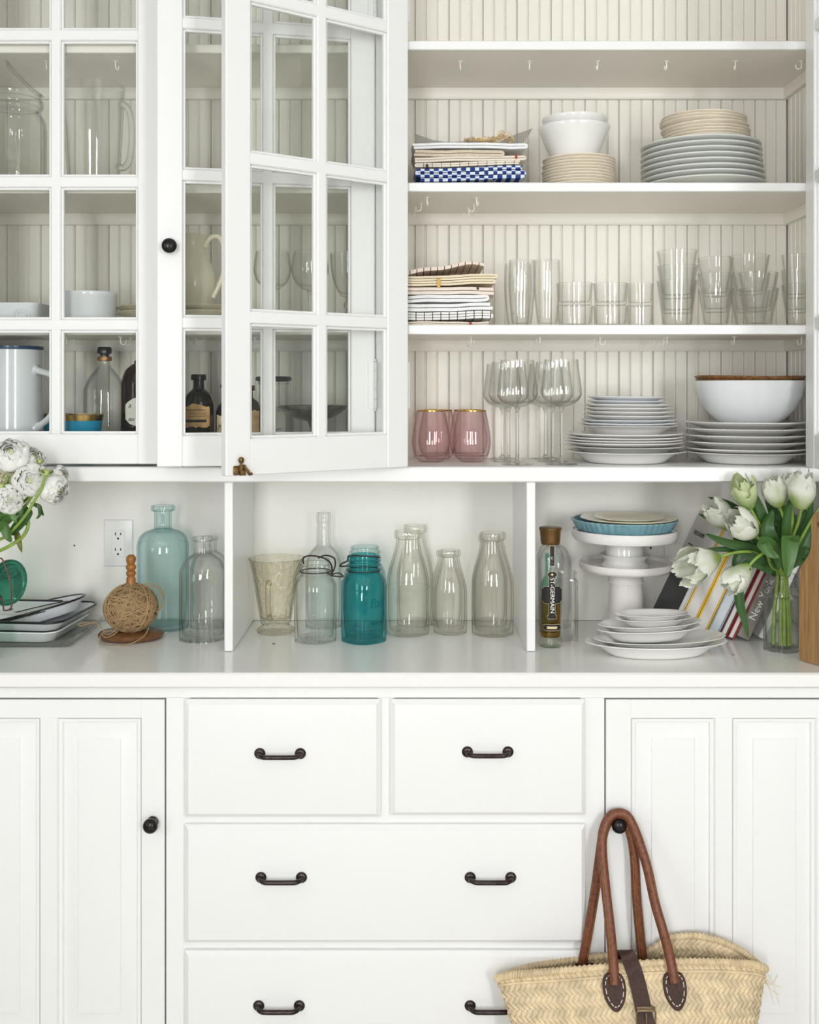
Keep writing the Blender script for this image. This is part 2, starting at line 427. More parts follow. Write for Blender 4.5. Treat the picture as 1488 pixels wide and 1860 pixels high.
def glazed_door(w, z0, rows, rail_bot, ztop, hinge, sign, rz, st=.053, mun=.0214, th=.022):
    """leaf hung at the hinge corner; rows are (top, bottom) heights of the panes"""
    o = bpy.data.objects.new('glazed_door', None)
    fr = MB(); x0, x1 = (0, w) if sign > 0 else (-w, 0)
    c = .0022
    zt = ztop
    fr.box(x0, x0+st, 0, th, z0, zt, c); fr.box(x1-st, x1, 0, th, z0, zt, c)
    fr.box(x0+st-.001, x1-st+.001, .0004, th-.0004, z0, rows[-1][1], c)
    fr.box(x0+st-.001, x1-st+.001, .0004, th-.0004, rows[0][0], zt, c)
    mid = (x0+x1)/2
    for (t, b), (t2, b2) in zip(rows, rows[1:]):
        fr.box(x0+st-.001, x1-st+.001, .0006, th-.0006, t2, b, c)
    fr.box(mid-mun/2, mid+mun/2, .0009, th-.0009, rows[-1][1]-.001, rows[0][0]+.001, c)
    cols = ((x0+st, mid-mun/2), (mid+mun/2, x1-st))
    # stepped glazing beads round every pane, both faces
    for a, b in cols:
        for t, bb in rows:
            for (p, q, r, s) in ((a, a+.0052, bb, t), (b-.0052, b, bb, t), (a+.005, b-.005, bb, bb+.0052), (a+.005, b-.005, t-.0052, t)):
                fr.box(p, q, .0052, th-.0062, r, s, .0014)
    d = fr.build('glazed_door', M['paint'], hutch, 30, False)
    d.location = Vector(hinge) - hutch.location; d.rotation_euler = (0, 0, rz)
    for a, b in cols:
        for t, bb in rows:
            MB().box(a+.003, b-.003, .0095, .0110, bb+.003, t-.003).build('pane', M['pane'], d, 30, False)
    bpy.data.objects.remove(o)
    return d
def zr(y): return PZ(y, YU)
rows = [(zr(-195), zr(53)), (zr(73), zr(320)), (zr(340), zr(580)), (zr(600), zr(788))]
Z0 = zr(843)
ZD = zr(-245)
WD = .459
doorA = glazed_door(WD, Z0, rows, 0, ZD, (XS0-2*WD-.001, YU+.0005, 0), 1, 0)
doorB = glazed_door(WD, Z0, rows, 0, ZD, (XS0, YU, 0), -1, R_(11))
ZC = 1.311
rowsC = [(a+.001, b+.001) for a, b in rows]
doorC = glazed_door(.425, ZC, rowsC, 0, ZD, (XS1-.0005, YU-.001, 0), 1, R_(-145))
doorD = glazed_door(.44, ZC, rowsC, 0, ZD, (.8755, YU-.001, 0), -1, R_(88))
def knob(parent, loc, r=.0155, mat='blackknob'):
    """round knob projecting towards local -y"""
    prof = [(0, 0), (.011, 0), (.0115, .002), (.007, .004), (.0062, .013), (.009, .016), (r*.96, .0195), (r, .024), (r*.86, .029), (r*.5, .0325), (0, .0335)]
    m = MB().lathe(prof, 28); m.xf(Matrix.Translation(loc) @ Matrix.Rotation(R_(90), 4, 'X'))
    return m.build('knob', M[mat], parent, 50, False)
def hinge(parent, loc):
    m = MB()
    for i in range(5): m.lathe([(0, 0), (.0042, 0), (.0048, .001), (.0048, .0185), (.0042, .0195), (0, .0195)], 12, (loc[0], loc[1], loc[2]+i*.02))
    for z in (-.006, .1): m.lathe([(0, 0), (.003, .001), (.0042, .004), (.003, .0065), (0, .0075)], 12, (loc[0], loc[1], loc[2]+z))
    m.box(loc[0]-.016, loc[0]+.016, loc[1]+.0005, loc[1]+.004, loc[2], loc[2]+.1)
    return m.build('hinge', M['paint'], parent, 40, False)
knob(doorB, (-WD+.026, 0, zr(458)))
hinge(doorB, (0, -.003, zr(742))); hinge(doorB, (0, -.003, zr(40)))
hinge(doorC, (0, .0, zr(742))); hinge(doorC, (0, .0, zr(40)))
def latch():
    m = MB(); w_ = .425; y = .0225
    m.box(w_-.0375, w_-.026, y, y+.010, ZC+.0010, ZC+.022, .0015)
    m.box(w_-.026, w_-.014, y, y+.006, ZC+.002, ZC+.020, .002)
    m.lathe([(0, 0), (.0045, .0005), (.006, .004), (.0045, .008), (.002, .0095), (.002, .014), (.0045, .017), (.0058, .022), (.004, .026), (0, .0275)], 14, (w_-.028, y+.008, ZC+.010))
    m.tube([(w_-.034, y+.010, ZC+.017), (w_-.040, y+.013, ZC+.010), (w_-.044, y+.012, ZC+.003), (w_-.049, y+.010, ZC+.004)], .003, 8)
    m.build('latch', M['brass'], doorC, 40, False)
latch()
def cup_hook(px, Y, zs, rz):
    H = cup_hook
    if not hasattr(H, 'me'):
        m = MB(); m.lathe([(0, 0), (.0055, 0), (.0058, -.0008), (.004, -.002), (0, -.0025)], 14)
        pts = [(0, 0, 0), (0, 0, -.008)] + [(.0062-.0062*math.cos(t), 0, -.0115-.0062*math.sin(t)) for t in [R_(a) for a in range(0, 200, 20)]] + [(.0126, 0, -.0075)]
        m.tube(pts, .00145, 6); H.me = m.mesh('cup_hook', plain('white_vinyl_hook', (.92, .90, .85), .3))
    o = bpy.data.objects.new('cup_hook', H.me); COL.objects.link(o); o.parent = hutch
    o.location = Vector((PX(px, Y), Y, zs)) - hutch.location; o.rotation_euler = (0, 0, R_(rz))
u1, u2, u3 = SH[3][1]-.0002, SH[2][1]-.0002, SH[1][1]-.0002
for px, rz in ((836, 80), (962, 85), (1086, 92), (1211, 95), (1336, 84), (1456, 175), (210, 75), (84, 100)): cup_hook(px, -.225, u1, rz)
for px, Y, rz in ((776, -.24, 80), (765, -.16, 165), (754, -.085, 170), (866, -.235, 70), (861, -.15, 165), (852, -.075, 170)): cup_hook(px, Y, u2, rz)
for px, Y, rz in ((856, -.2, 60), (852, -.1, 100), (981, -.2, 80), (975, -.1, 190), (1090, -.2, 10), (1081, -.1, 75), (1212, -.2, 100), (1206, -.13, 60), (1190, -.06, 190), (1334, -.2, 100), (1456, -.2, 110),
                  (219, -.2, 10), (237, -.17, 170), (121, -.16, 100), (134, -.08, 190), (343, -.2, 100), (355, -.17, 110), (369, -.1, 190), (463, -.18, 100)): cup_hook(px, Y, u3, rz)

# ------------------------------------------------------------------ worktop and base cabinet
YC = -.478
top = MB().box(-1.09, 1.0, YC, .0105, CT-.031, CT, .004).build('worktop', M['counter'], None)
tag(top, 'long white painted worktop running under the hutch niche', 'worktop')
YB = -.460
def bx(p): return PX(p, YB)
def bz(p): return PZ(p, YB)
base = thing('base_cabinet', 'white base cabinet with raised-panel doors and four drawers under the worktop', 'cabinet', (0, -.23, 0))
zb0 = .11
def base_body():
    x0, x1 = -1.06, .975; zt = CT-.0315
    s = MB()
    dl0, dl1, dr0, dr1 = bx(-125), bx(302), bx(1098), bx(1532); dtop, dbot = bz(1268), bz(1915)
    s.box(x0, x1, YB, YB+.02, dtop, zt, .0012)
    s.box(x0, x1, YB, YB+.02, zb0, dbot, .0012)
    for a, b in ((x0, dl0), (dl1, bx(345)), (bx(1055), dr0), (dr1, x1), (bx(686), bx(716))): s.box(a, b, YB, YB+.02, dbot, dtop, 0)
    for a, b in ((1472, 1500), (1700, 1728)): s.box(bx(345), bx(1055), YB+.0003, YB+.02, bz(b), bz(a), 0)
    s.build('face_frame', M['paint'], base)
    c = MB()
    c.box(x0, x0+.018, YB+.02, .01, zb0, zt); c.box(x1-.018, x1, YB+.02, .01, zb0, zt); c.box(x0+.018, x1-.018, -.004, .01, zb0, zt); c.box(x0+.018, x1-.018, YB+.02, -.004, zb0, zb0+.018)
    c.box(bx(320)-.009, bx(320)+.009, YB+.02, -.004, zb0+.018, zt); c.box(bx(1078)-.009, bx(1078)+.009, YB+.02, -.004, zb0+.018, zt)
    c.build('carcass', M['carcass'], base)
    MB().box(x0, x1, YB+.06, YB+.075, 0, zb0).build('toe_kick', M['paint'], base)
    # doors
    g = .0034
    for a, b, kx in ((dl0, dl1, 278), (dr0, dr1, 1121)):
        o = bpy.data.objects.new('panel_door', None)
        m = MB(); A, B, T, Bo = a+g, b-g, dtop-g, dbot+g
        ph = .168; wid = B-A; stl = (wid - 2*ph - .036)/2
        pz1 = bz(1305); pz0 = bz(1878)
        m.box(A, A+stl, YB, YB+.02, Bo, T, .0015); m.box(B-stl, B, YB, YB+.02, Bo, T, .0015)
        m.box(A+stl-.001, B-stl+.001, YB+.0001, YB+.02, pz1, T, .0012); m.box(A+stl-.001, B-stl+.001, YB+.0001, YB+.02, Bo, pz0, .0012)
        mid = (A+B)/2
        m.box(mid-.018, mid+.018, YB+.0002, YB+.02, pz0-.001, pz1+.001, .0012)
        d = m.build('panel_door', M['paint'], base, 30)
        bpy.data.objects.remove(o)
        for p, q in ((A+stl, mid-.018), (mid+.018, B-stl)):
            MB().rings(p, q, pz0, pz1, [(0, YB+.0005), (.0025, YB+.0032), (.0085, YB+.0042), (.0105, YB+.0090), (.0128, YB+.0090), (.040, YB+.0022), (.0415, YB+.0006), (.0430, YB+.0004)]).build('raised_panel', M['paint'], d, 20)
        kb = knob(d, (0, 0, 0), .0150); kb.location = wmat(d).inverted() @ P(kx, 1492, YB)
    # drawers
    def drawer(a, b, t, bo, pulls):
        A, B, T, Bo = bx(a), bx(b), bz(t), bz(bo); y = YB-.0005
        d = MB().rings(A, B, Bo, T, [(.001, y), (0, y-.002), (0, y-.009), (.0018, y-.0105), (.0085, y-.0168), (.0105, y-.0172)]).build('drawer', M['paint'], base, 18)
        for px, py in pulls:
            yf = y-.0172; X, Z = PX(px, yf), PZ(py, yf); h = .0405
            m = MB()
            for s_ in (-1, 1):
                m2 = MB().lathe([(0, 0), (.0105, 0), (.0112, .0015), (.0100, .0035), (.0072, .0055), (0, .006)], 20); m2.xf(Matrix.Translation((X+s_*h, yf, Z+.004)) @ Matrix.Rotation(R_(90), 4, 'X')); m.join(m2)
            pts = [(-h, 0, .004), (-h, -.010, .0040), (-h+.003, -.016, .0035), (-h+.009, -.0205, .003), (-h+.016, -.0215, .0028), (0, -.0216, .0027), (h-.016, -.0215, .0028), (h-.009, -.0205, .003), (h-.003, -.016, .0035), (h, -.010, .004), (h, 0, .004)]
            pts = bez([Vector((X, yf, Z)) + Vector(p) for p in pts], 3)
            m.tube(pts, .0047, 12)
            m.build('pull_handle', M['bronze'], d, 50)
    drawer(338, 692, 1268, 1480, [(509, 1372)])
    drawer(710, 1062, 1268, 1477, [(886, 1369)])
    drawer(338, 1062, 1494, 1707, [(511, 1597), (891, 1597)])
    drawer(338, 1062, 1722, 1937, [(507, 1830), (891, 1830)])
base_body()
# ------------------------------------------------------------------ ceramics and glass materials
M['china'] = plain('white_glazed_china', (.84, .83, .80), .12, coat=.3)
M['china_cool'] = plain('cool_white_glazed_china', (.80, .82, .84), .12, coat=.3)
M['china_cream'] = plain('cream_glazed_stoneware', (.89, .81, .68), .2, vary=.04, bscale=50)
M['china_grey'] = plain('pale_sage_grey_glazed_china', (.70, .71, .67), .14, coat=.2)
M['cream_ware'] = plain('buff_cream_earthenware', (.78, .72, .56), .18, coat=.3)
M['gold'] = plain('gilt_rim', (.62, .40, .13), .25, metal=1.0)
M['copper_bowl'] = plain('hammered_copper_brown_lacquer', (.30, .15, .06), .33, metal=.55, bump=.6, bscale=120, vary=.4)
M['pink'] = thin('blush_pink_glass', (.984, .950, .953), (.62, .42, .45), power=4)
M['pinkdeep'] = thin('deep_blush_glass_base', (.95, .86, .87), (.6, .4, .42))
M['glass_old'] = thin('old_milk_bottle_glass', (.995, .993, .984), (.40, .38, .31), bump=.25, bscale=16, power=4)
M['glass_wavy'] = thin('wavy_clear_glass', (.995, .997, .992), (.30, .32, .29), bump=.55, bscale=18, power=4)
M['teal'] = thin('teal_blue_jar_glass', (.46, .85, .87), (.03, .28, .34), bump=.35, bscale=22)
M['aqua'] = thin('pale_aqua_bottle_glass', (.925, .973, .972), (.17, .47, .49), bump=.25, bscale=12, power=3.5)
M['greenglass'] = thin('bottle_green_glass', (.62, .86, .77), (.10, .34, .25), bump=.2)
M['amber'] = glass('amber_brown_glass', (.16, .035, .010), bump=.1, clear=0)
M['blackglass'] = glass('near_black_amber_glass', (.02, .007, .008), bump=.1, clear=0)
M['etched'] = thin('etched_straw_tinted_glass', (.972, .960, .92), (.40, .36, .25), bump=1.0, bscale=90)
M['liquor'] = thin('golden_liqueur', (.86, .58, .12), (.70, .34, .03), ior=1.2)
M['water'] = thin('vase_water', (.94, .955, .93), (.6, .66, .58), ior=1.33)
M['wire'] = plain('dark_rusty_wire', (.045, .032, .028), .5, metal=.6, vary=.4)
M['black'] = plain('black_enamel', (.012, .012, .014), .25)
M['silver'] = plain('tarnished_silver', (.32, .31, .30), .28, metal=1.0, bump=.1, bscale=60, vary=.4)
M['paper_w'] = plain('white_paper_label', (.82, .80, .72), .8)
M['paper_o'] = plain('aged_orange_paper_label', (.62, .38, .17), .85, vary=.35, bscale=45)
M['paper_c'] = plain('aged_cream_paper_label', (.68, .56, .34), .85, vary=.3, bscale=60)
M['ink'] = plain('black_ink', (.015, .013, .012), .7)

def sm(pts, n=4):
    return [(max(0.0, p.x), p.y) for p in bez([Vector((a, b, 0)) for a, b in pts], n)]
def shell(prof, R, H, t, tb, sharp=False):
    """closed thick-walled vessel from an outer outline that runs from the foot to the lip"""
    o = [(r*R, z*H) for r, z in prof]
    inn = []
    for r, z in reversed(o):
        if z > tb*1.4: inn.append((max(r-t, r*.35), z-(t*.3 if z > H*.985 else 0)))
    rb = inn[-1][0]
    return [(0, 0)] + o + inn + [(rb*.92, tb*1.08), (rb*.6, tb), (0, tb)]
def vessel(name, label, cat, px, Y, zb, Rpx, top, prof, mat, t=.0028, tb=.006, group=None, n=40, rmod=None, parent=False, rz=0, raw=False, H=None):
    k = K(Y); R = Rpx*k; H = H or PZ(top, Y)-zb
    m = MB().lathe(shell(prof, R, H, t, tb) if not raw else [(r*R, z*H) for r, z in prof], n, rmod=rmod)
    base = (PX(px, Y), Y, zb)
    if parent:
        th = thing(name, label, cat, base, rz, group)
        m.build('body', mat, th, 55, False)
        th['R'] = R; th['H'] = H
        return th
    return solo(m, name, mat, label, cat, base, group, 55, (0, 0, rz))

ORD = ['lowest', 'second', 'third', 'fourth', 'fifth', 'sixth', 'seventh', 'eighth', 'ninth', 'tenth', 'eleventh', 'twelfth']
def nth(i, n):
    if i == 0: return 'lowest'
    if i == n-1: return 'topmost'
    return ORD[i] + ' from the bottom'

PLATE = [(0, 0), (.56, 0), (.60, .03), (.62, .16), (.80, .50), (.965, .82), (1.0, .92), (.993, 1.0), (.96, 1.0), (.80, .72), (.66, .42), (.55, .30), (0, .28)]
DISH = [(0, 0), (.60, 0), (.63, .02), (.66, .14), (.74, .48), (.83, .74), (.97, .90), (1.0, .95), (.99, 1.0), (.96, 1.0), (.81, .86), (.70, .56), (.60, .20), (.52, .13), (0, .12)]
BOWL = [(0, 0), (.36, 0), (.40, .02), (.42, .05), (.60, .16), (.80, .38), (.93, .66), (.99, .93), (1.0, 1.0), (.975, 1.0), (.955, .92), (.90, .66), (.77, .41), (.57, .20), (.40, .10), (0, .09)]
def plate_stack(name, labelfmt, cat, px, Y, zb, items, mat, group=None, n=56):
    """items: list of (Rpx, height m, step m, profile, rmod, tilt deg, dx px, mat)"""
    z = zb; k = K(Y); out = []; N = len(items)
    for i, it in enumerate(items):
        Rp, h, step, prof, rm, tilt, dx, mt = it
        m = MB().lathe([(r*Rp*k, q*h) for r, q in prof], n, rmod=rm)
        lab = labelfmt(i, N) if callable(labelfmt) else labelfmt % nth(i, N)
        o = solo(m, name, mt or mat, lab, cat, (PX(px+dx, Y), Y, z), group, 45, (0, R_(tilt), rng.uniform(0, 6)))
        if tilt: o.rotation_euler = (0, R_(tilt), 0)
        out.append(o); z += step
    return z
ZS0, ZS1, ZS2, ZS3 = [t+.0006 for t, b in SH]

# ------------------------------------------------------------------ open shelves, top bay: linen, bowls, plates
Yp = -.16
zc = plate_stack('side_plate', '%s of the cream side plates stacked under the conical bowls', 'plate', 1051.5, Yp, ZS2,
    [(66.5-rng.uniform(0, 1.5), .017, .0068, PLATE, None, 0, rng.uniform(-1.2, 1.2), None) for i in range(10)], M['china_cream'], 'cream side plates stacked under the conical bowls')
CONE = [(0, 0), (.52, 0), (.56, .03), (.60, .10), (.80, .50), (.97, .90), (1.0, .97), (.995, 1.0), (.965, 1.0), (.94, .90), (.77, .50), (.57, .12), (.50, .08), (0, .07)]
zb1 = zc - .0015
k = K(Yp)
solo(MB().lathe([(r*65*k, z*.086) for r, z in CONE], 56), 'conical_bowl', M['china'], 'white conical bowl on the cream side plates, another bowl nested in it', 'bowl', (PX(1043, Yp), Yp, zb1), None, 45)
solo(MB().lathe([(r*60*k, z*.080) for r, z in CONE], 56), 'conical_bowl', M['china'], 'white bowl nested inside the conical bowl, rim standing above it', 'bowl', (PX(1044, Yp), Yp, zb1+.0255), None, 45, (R_(0), R_(0), 0))
Yq = -.165
DPL = [(0, 0), (.56, 0), (.60, .03), (.62, .16), (.80, .44), (.965, .70), (.985, .76), (.95, .80), (.80, .66), (.66, .42), (.55, .30), (0, .28)]
def dinner_stack():
    k = K(Yq); z = ZS2
    for i in range(8):
        R = (109.5-.4*i)*k; dx = rng.uniform(-1, 1)-.7*i; 
        lab = nth(i, 8) + ' of the wide pale grey dinner plate stack'
        th = thing('dinner_plate', lab, 'plate', (PX(1277+dx, Yq), Yq, z), 0, 'large dinner plates in the wide stack')
        MB().lathe([(r*R, q*.021) for r, q in DPL], 64).build('plate_body', M['china_grey'], th, 45, False)
        h = .021
        MB().lathe([(.955*R, .69*h), (.990*R, .74*h), (1.0*R, .80*h), (.998*R, .90*h), (.985*R, .95*h), (.94*R, .88*h), (.94*R, .80*h), (.955*R, .69*h)], 64).build('plate_rim', M['china_grey'], th, 45, False)
        z += .0126
    return z
zq = dinner_stack()
def cl(i, n): return nth(i, n) + ' of the cream plates piled on the large dinner plates'
plate_stack('cream_plate', cl, 'plate', 1280, Yq, zq-.0062,
    [(77, .018, .0068, PLATE, None, 0, 2, None), (77, .018, .0066, PLATE, None, 0, 3, None), (77, .018, .0068, PLATE, None, 0, 4, None), (77, .018, .0068, PLATE, None, 0, 3, None), (77, .018, .0070, PLATE, None, 0, 3, None), (78, .020, .0108, PLATE, None, -1.2, 0, None),
     (77, .018, .0066, PLATE, None, 1.3, -3, None), (77, .018, .0066, PLATE, None, 1.3, -3, None), (76, .018, .006, PLATE, None, 1.3, -2, None)], M['china_cream'], 'cream plates piled on the dinner plates')

# folded linen
M['lin_white'] = plain('white_linen', (.82, .82, .82), .9, bump=.3, bscale=350)
M['lin_cream'] = plain('cream_linen', (.78, .70, .58), .95, bump=.35, bscale=300, vary=.06)
M['lin_oat'] = plain('oatmeal_linen', (.62, .52, .40), .95, bump=.4, bscale=280, vary=.1)
M['lin_pink'] = plain('faint_blush_linen', (.80, .69, .61), .95, bump=.3, bscale=300)
M['lin_butter'] = plain('butter_yellow_linen', (.80, .69, .50), .95, bump=.3, bscale=300)
M['lin_blue'] = stripes('blue_white_checked_cotton', (.70, .74, .82), (.012, .045, .21), 50, 0, .56, second=(2, 62, .5))
M['lin_wine'] = stripes('cream_cotton_with_wine_stripes', (.76, .66, .57), (.22, .055, .045), 66, 0, .13)
M['lin_grid'] = stripes('cream_cotton_with_dark_lines', (.80, .73, .61), (.10, .09, .09), 50, 0, .06)
M['lin_dash'] = stripes('white_cotton_with_black_dashes', (.82, .81, .78), (.03, .03, .035), 55, 0, .10)
M['sheet'] = glass('translucent_plastic_sleeve', (.93, .94, .95), rough=.35, ior=1.15)
M['straw_s'] = plain('pale_straw', (.70, .51, .27), .8, vary=.3, bscale=80)
M['thread_red'] = plain('red_thread', (.42, .035, .03), .8)
def folded(name, label, x0, x1, z0, z1, layers, y0, y1, mat, group, tilt=0.0, wob=.0012, right_round=True, start_left=True, seed=0):
    """cloth folded to and fro; the folds show at both ends"""
    r = random.Random(seed); step = (z1-z0)/layers; t = step*.80
    path = []
    x0i, x1i = x0+step*.6, x1-step*.6
    for L in range(layers):
        z = z0 + step*(L+.5)
        a, b = (x0i, x1i) if (L % 2 == 0) == start_left else (x1i, x0i)
        a += r.uniform(-.003, .003); b += r.uniform(-.003, .003)
        for q in range(9): path.append((a+(b-a)*q/8, z))
        if L < layers-1:
            s_ = 1 if b > a else -1
            for q in (45, 90, 135): path.append((b + s_*step*.52*math.sin(R_(q)), z + step*.5*(1-math.cos(R_(q)))))
    n = len(path); ph = [r.uniform(0, 6) for _ in range(6)]; NY = 7
    m = MB(); vs = []
    for j in range(NY):
        y = y0+(y1-y0)*j/(NY-1)
        up, dn = [], []
        for i, (x, z) in enumerate(path):
            xa, za = path[max(i-1, 0)]; xb, zb_ = path[min(i+1, n-1)]
            tx, tz = xb-xa, zb_-za; l = math.hypot(tx, tz) or 1; nx, nz = -tz/l, tx/l
            f = (x-x0)/(x1-x0)
            w_ = wob*(math.sin(7*f+ph[0]+3*y/.1)+.6*math.sin(15*f+ph[1])) + tilt*f + wob*.8*math.sin(y*40+ph[2])
            sx_ = wob*1.5*math.sin(y*55+ph[3]+z*90)
            up.append((x+nx*t/2+sx_, y, z+nz*t/2+w_)); dn.append((x-nx*t/2+sx_, y, z-nz*t/2+w_))
        vs += up + dn[::-1]
    q = 2*n; fs = []
    for j in range(NY-1):
        for i in range(q): fs.append((j*q+i, j*q+(i+1) % q, (j+1)*q+(i+1) % q, (j+1)*q+i))
    for b in (0, (NY-1)*q):
        for i in range(n-1): fs.append((b+i, b+i+1, b+q-2-i, b+q-1-i))
    m.add(vs, fs)
    cx = (x0+x1)/2; cy = (y0+y1)/2
    m.v = [v-Vector((cx, cy, z0)) for v in m.v]
    return solo(m, name, mat, label, 'tea towel' if 'towel' in name else 'cloth', (cx, cy, z0), group, 50)
Yf = -.265; Yb = -.06
def lz(py): return PZ(py, Yf)
def lx(px): return PX(px, Yf)
g1 = 'folded linens on the shelf by the conical bowls'
folded('folded_napkin', 'thin white napkin at the very bottom of the linen pile, corner poking out', lx(752), lx(968), ZS2, ZS2+.008, 2, Yf+.004, Yb, M['lin_white'], g1, 0, .0004, seed=1)
folded('folded_tea_towel', 'blue and white checked tea towel in the linen pile', lx(757), lx(951), ZS2+.0085, ZS2+.038, 3, Yf, Yb, M['lin_blue'], g1, .0085, .0008, seed=2)
folded('folded_tea_towel', 'cream tea towel with thin dark lines above the blue checked one', lx(755), lx(948), ZS2+.041, ZS2+.0505, 2, Yf+.006, Yb, M['lin_grid'], g1, .0075, .0006, start_left=False, seed=3)
folded('folded_tea_towel', 'oatmeal tea towel with a red edge stripe in the linen pile', lx(753), lx(958), ZS2+.0520, ZS2+.0630, 2, Yf+.004, Yb, M['lin_cream'], g1, .0055, .0008, seed=4)
ot = folded('folded_placemat', 'thick oatmeal placemat with dark stitched edge folded in the linen pile', lx(749), lx(915), ZS2+.0650, ZS2+.0800, 2, Yf+.002, Yb, M['lin_oat'], g1, -.0015, .0008, seed=5)
wh = folded('folded_tablecloth', 'smooth white tablecloth near the top of the linen pile', lx(746), lx(955), ZS2+.0830, ZS2+.0960, 2, Yf, Yb, M['lin_white'], g1, 0, .0010, seed=6)
def linen_top():
    m = MB(); x0, x1 = lx(756), lx(968); zz = ZS2+.0985
    def fn(u, v):
        x = x0+(x1-x0)*u; y = Yf+.006+(Yb-Yf-.02)*v
        up = .016*max(0, 1-u/.16)**1.3 + .030*max(0, (u-.72)/.28)**1.2
        return (x, y, zz+up+.0015*math.sin(9*u+5*v)+.0018*math.sin(17*u-3*v)+.006*v*max(0, (u-.8)/.2))
    m.grid(fn, 26, 8)
    b = len(m.v); top_f = list(m.f)
    m.v += [v+Vector((0, 0, .0009)) for v in m.v[:b]]
    m.f += [tuple(b+i for i in f) for f in top_f]
    solo(m, 'plastic_sleeve', M['sheet'], 'crumpled translucent sleeve lying on top of the linen pile', 'sleeve', (0, 0, 0), None, 60)
    s = MB(); r = random.Random(3)
    for i in range(340):
        u = r.random(); x = lx(845+92*u); hump = .007+.018*max(0, 1-abs(u-.78)/.26)
        a = Vector((x, r.uniform(Yf+.012, Yf+.07), zz+.003+r.random()*hump+.003*u))
        dd = Vector((r.uniform(-1, 1), r.uniform(-1, .3), r.uniform(-.2, .8))).normalized()*r.uniform(.004, .010)
        c = dd.cross(Vector((r.uniform(-1, 1), r.uniform(-1, 1), r.uniform(-1, 1)))).normalized()*.004
        s.tube([a-dd*.5, a+c*.6, a+dd*.5, a+dd*.3-c], .0008, 4)
    o = s.build('straw_trivet', M['straw_s'], None); tag(o, 'curly pale straw bundle resting on the linen pile', 'straw', kind='stuff')
linen_top()
def woven_tag(o, px, py, w_, h, Y, mat):
    MB().box(PX(px-w_/2, Y), PX(px+w_/2, Y), Y-.0012, Y+.004, PZ(py+h/2, Y), PZ(py-h/2, Y), .0004).build('woven_tag', mat, o, 40)
woven_tag(ot, 776, 302, 4, 8, Yf+.001, M['ink'])
woven_tag(ot, 938, 284, 4, 8, Yf+.003, M['thread_red'])
# second pile of linen
g2 = 'folded linens on the shelf by the tumblers'
def pile2():
    z = ZS1; Y0 = -.275; Y1 = -.07
    x = lambda p: PX(p, Y0)
    dat = [('folded_tea_towel', 'cream tea towel with red dash at the foot of the second linen pile', 735, 890, .0090, 2, 'lin_cream', .0, 1),
           ('folded_tea_towel', 'white tea towel with black dashes in the second linen pile', 735, 896, .0175, 3, 'lin_dash', .004, 2),
           ('folded_napkin', 'soft white napkin above the black dashed towel', 735, 897, .0175, 2, 'lin_white', .004, 3),
           ('folded_napkin', 'white napkin with rolled corner in the second linen pile', 735, 885, .0165, 2, 'lin_white', .003, 4),
           ('folded_napkin', 'blush tinted napkin in the middle of the second linen pile', 735, 903, .0165, 2, 'lin_pink', -.001, 5),
           ('folded_tablecloth', 'butter coloured tablecloth with a tie band in the second linen pile', 735, 901, .0225, 4, 'lin_butter', .006, 6)]
    for nm, lab, a, b, h, L, mt, tl, sd in dat:
        fo = folded(nm, lab, x(a), x(b), z, z+h, L, Y0+rng.uniform(0, .006), Y1, M[mt], g2, tl, .0009, seed=sd+20, start_left=sd % 2 == 0)
        if sd == 1: woven_tag(fo, 855, 588, 4, 6, Y0, M['thread_red'])
        if sd == 5: woven_tag(fo, 868, 524, 4, 4, Y0, M['ink'])
        if sd == 6: woven_tag(fo, 797, 514, 6, 17, Y0-.001, plain('amber_elastic_tie', (.62, .38, .10), .7))
        z += h+.0018
    def fn(u, v):
        return (x(735)+(x(880)-x(735))*u, Y0+.004+(Y1-Y0-.02)*v, z+.004+.016*u-.006*math.cos(u*5)+.004*math.sin(u*9)*(1-v))
    m = MB(); m.grid(fn, 24, 7); b = len(m.v); ff = list(m.f)
    m.v += [q+Vector((0, 0, .0085-.003*((i//7)/23))) for i, q in enumerate(m.v[:b])]; m.f += [tuple(b+i for i in f) for f in ff]
    for i in range(23): m.f += [(i*7, (i+1)*7, b+(i+1)*7, b+i*7), (i*7+6, b+i*7+6, b+(i+1)*7+6, (i+1)*7+6)]
    for j in range(6): m.f += [(j, b+j, b+j+1, j+1), (161+j, 162+j, b+162+j, b+161+j)]
    solo(m, 'folded_tea_towel', M['lin_wine'], 'wine striped tea towel draped on top of the second linen pile', 'tea towel', (0, 0, 0), g2, 50)
pile2()

# ------------------------------------------------------------------ open shelves, middle bay: tumblers
TALL = sm([(.62, 0), (.70, .03), (.80, .15), (.93, .40), (1.0, .62), (.985, .82), (.95, 1.0)], 3)
LOW = sm([(.84, 0), (.90, .03), (.93, .10), (.96, .50), (1.0, 1.0)], 3)
BISTRO = sm([(.60, 0), (.64, .04), (.70, .18), (.76, .38), (.84, .56), (.92, .74), (1.0, 1.0)], 3)
HIGH = sm([(.68, 0), (.72, .03), (.80, .35), (.90, .70), (1.0, 1.0)], 3)
facet = lambda t, z, r: 1 - .022*abs(math.sin(4.5*t))
for px, Y, w_, lab in ((948, -.18, 24, 'tall clear tumbler beside the second linen pile'), (994, -.18, 24, 'tall clear tumbler beside the low stacked glasses'), (941, -.09, 25, 'tall clear tumbler behind the other two tall ones')):
    vessel('tall_tumbler', lab, 'tumbler', px, Y, ZS1, w_, 473 if Y < -.1 else 480, TALL, M['glass'], .0018, .010, 'tall tumblers')
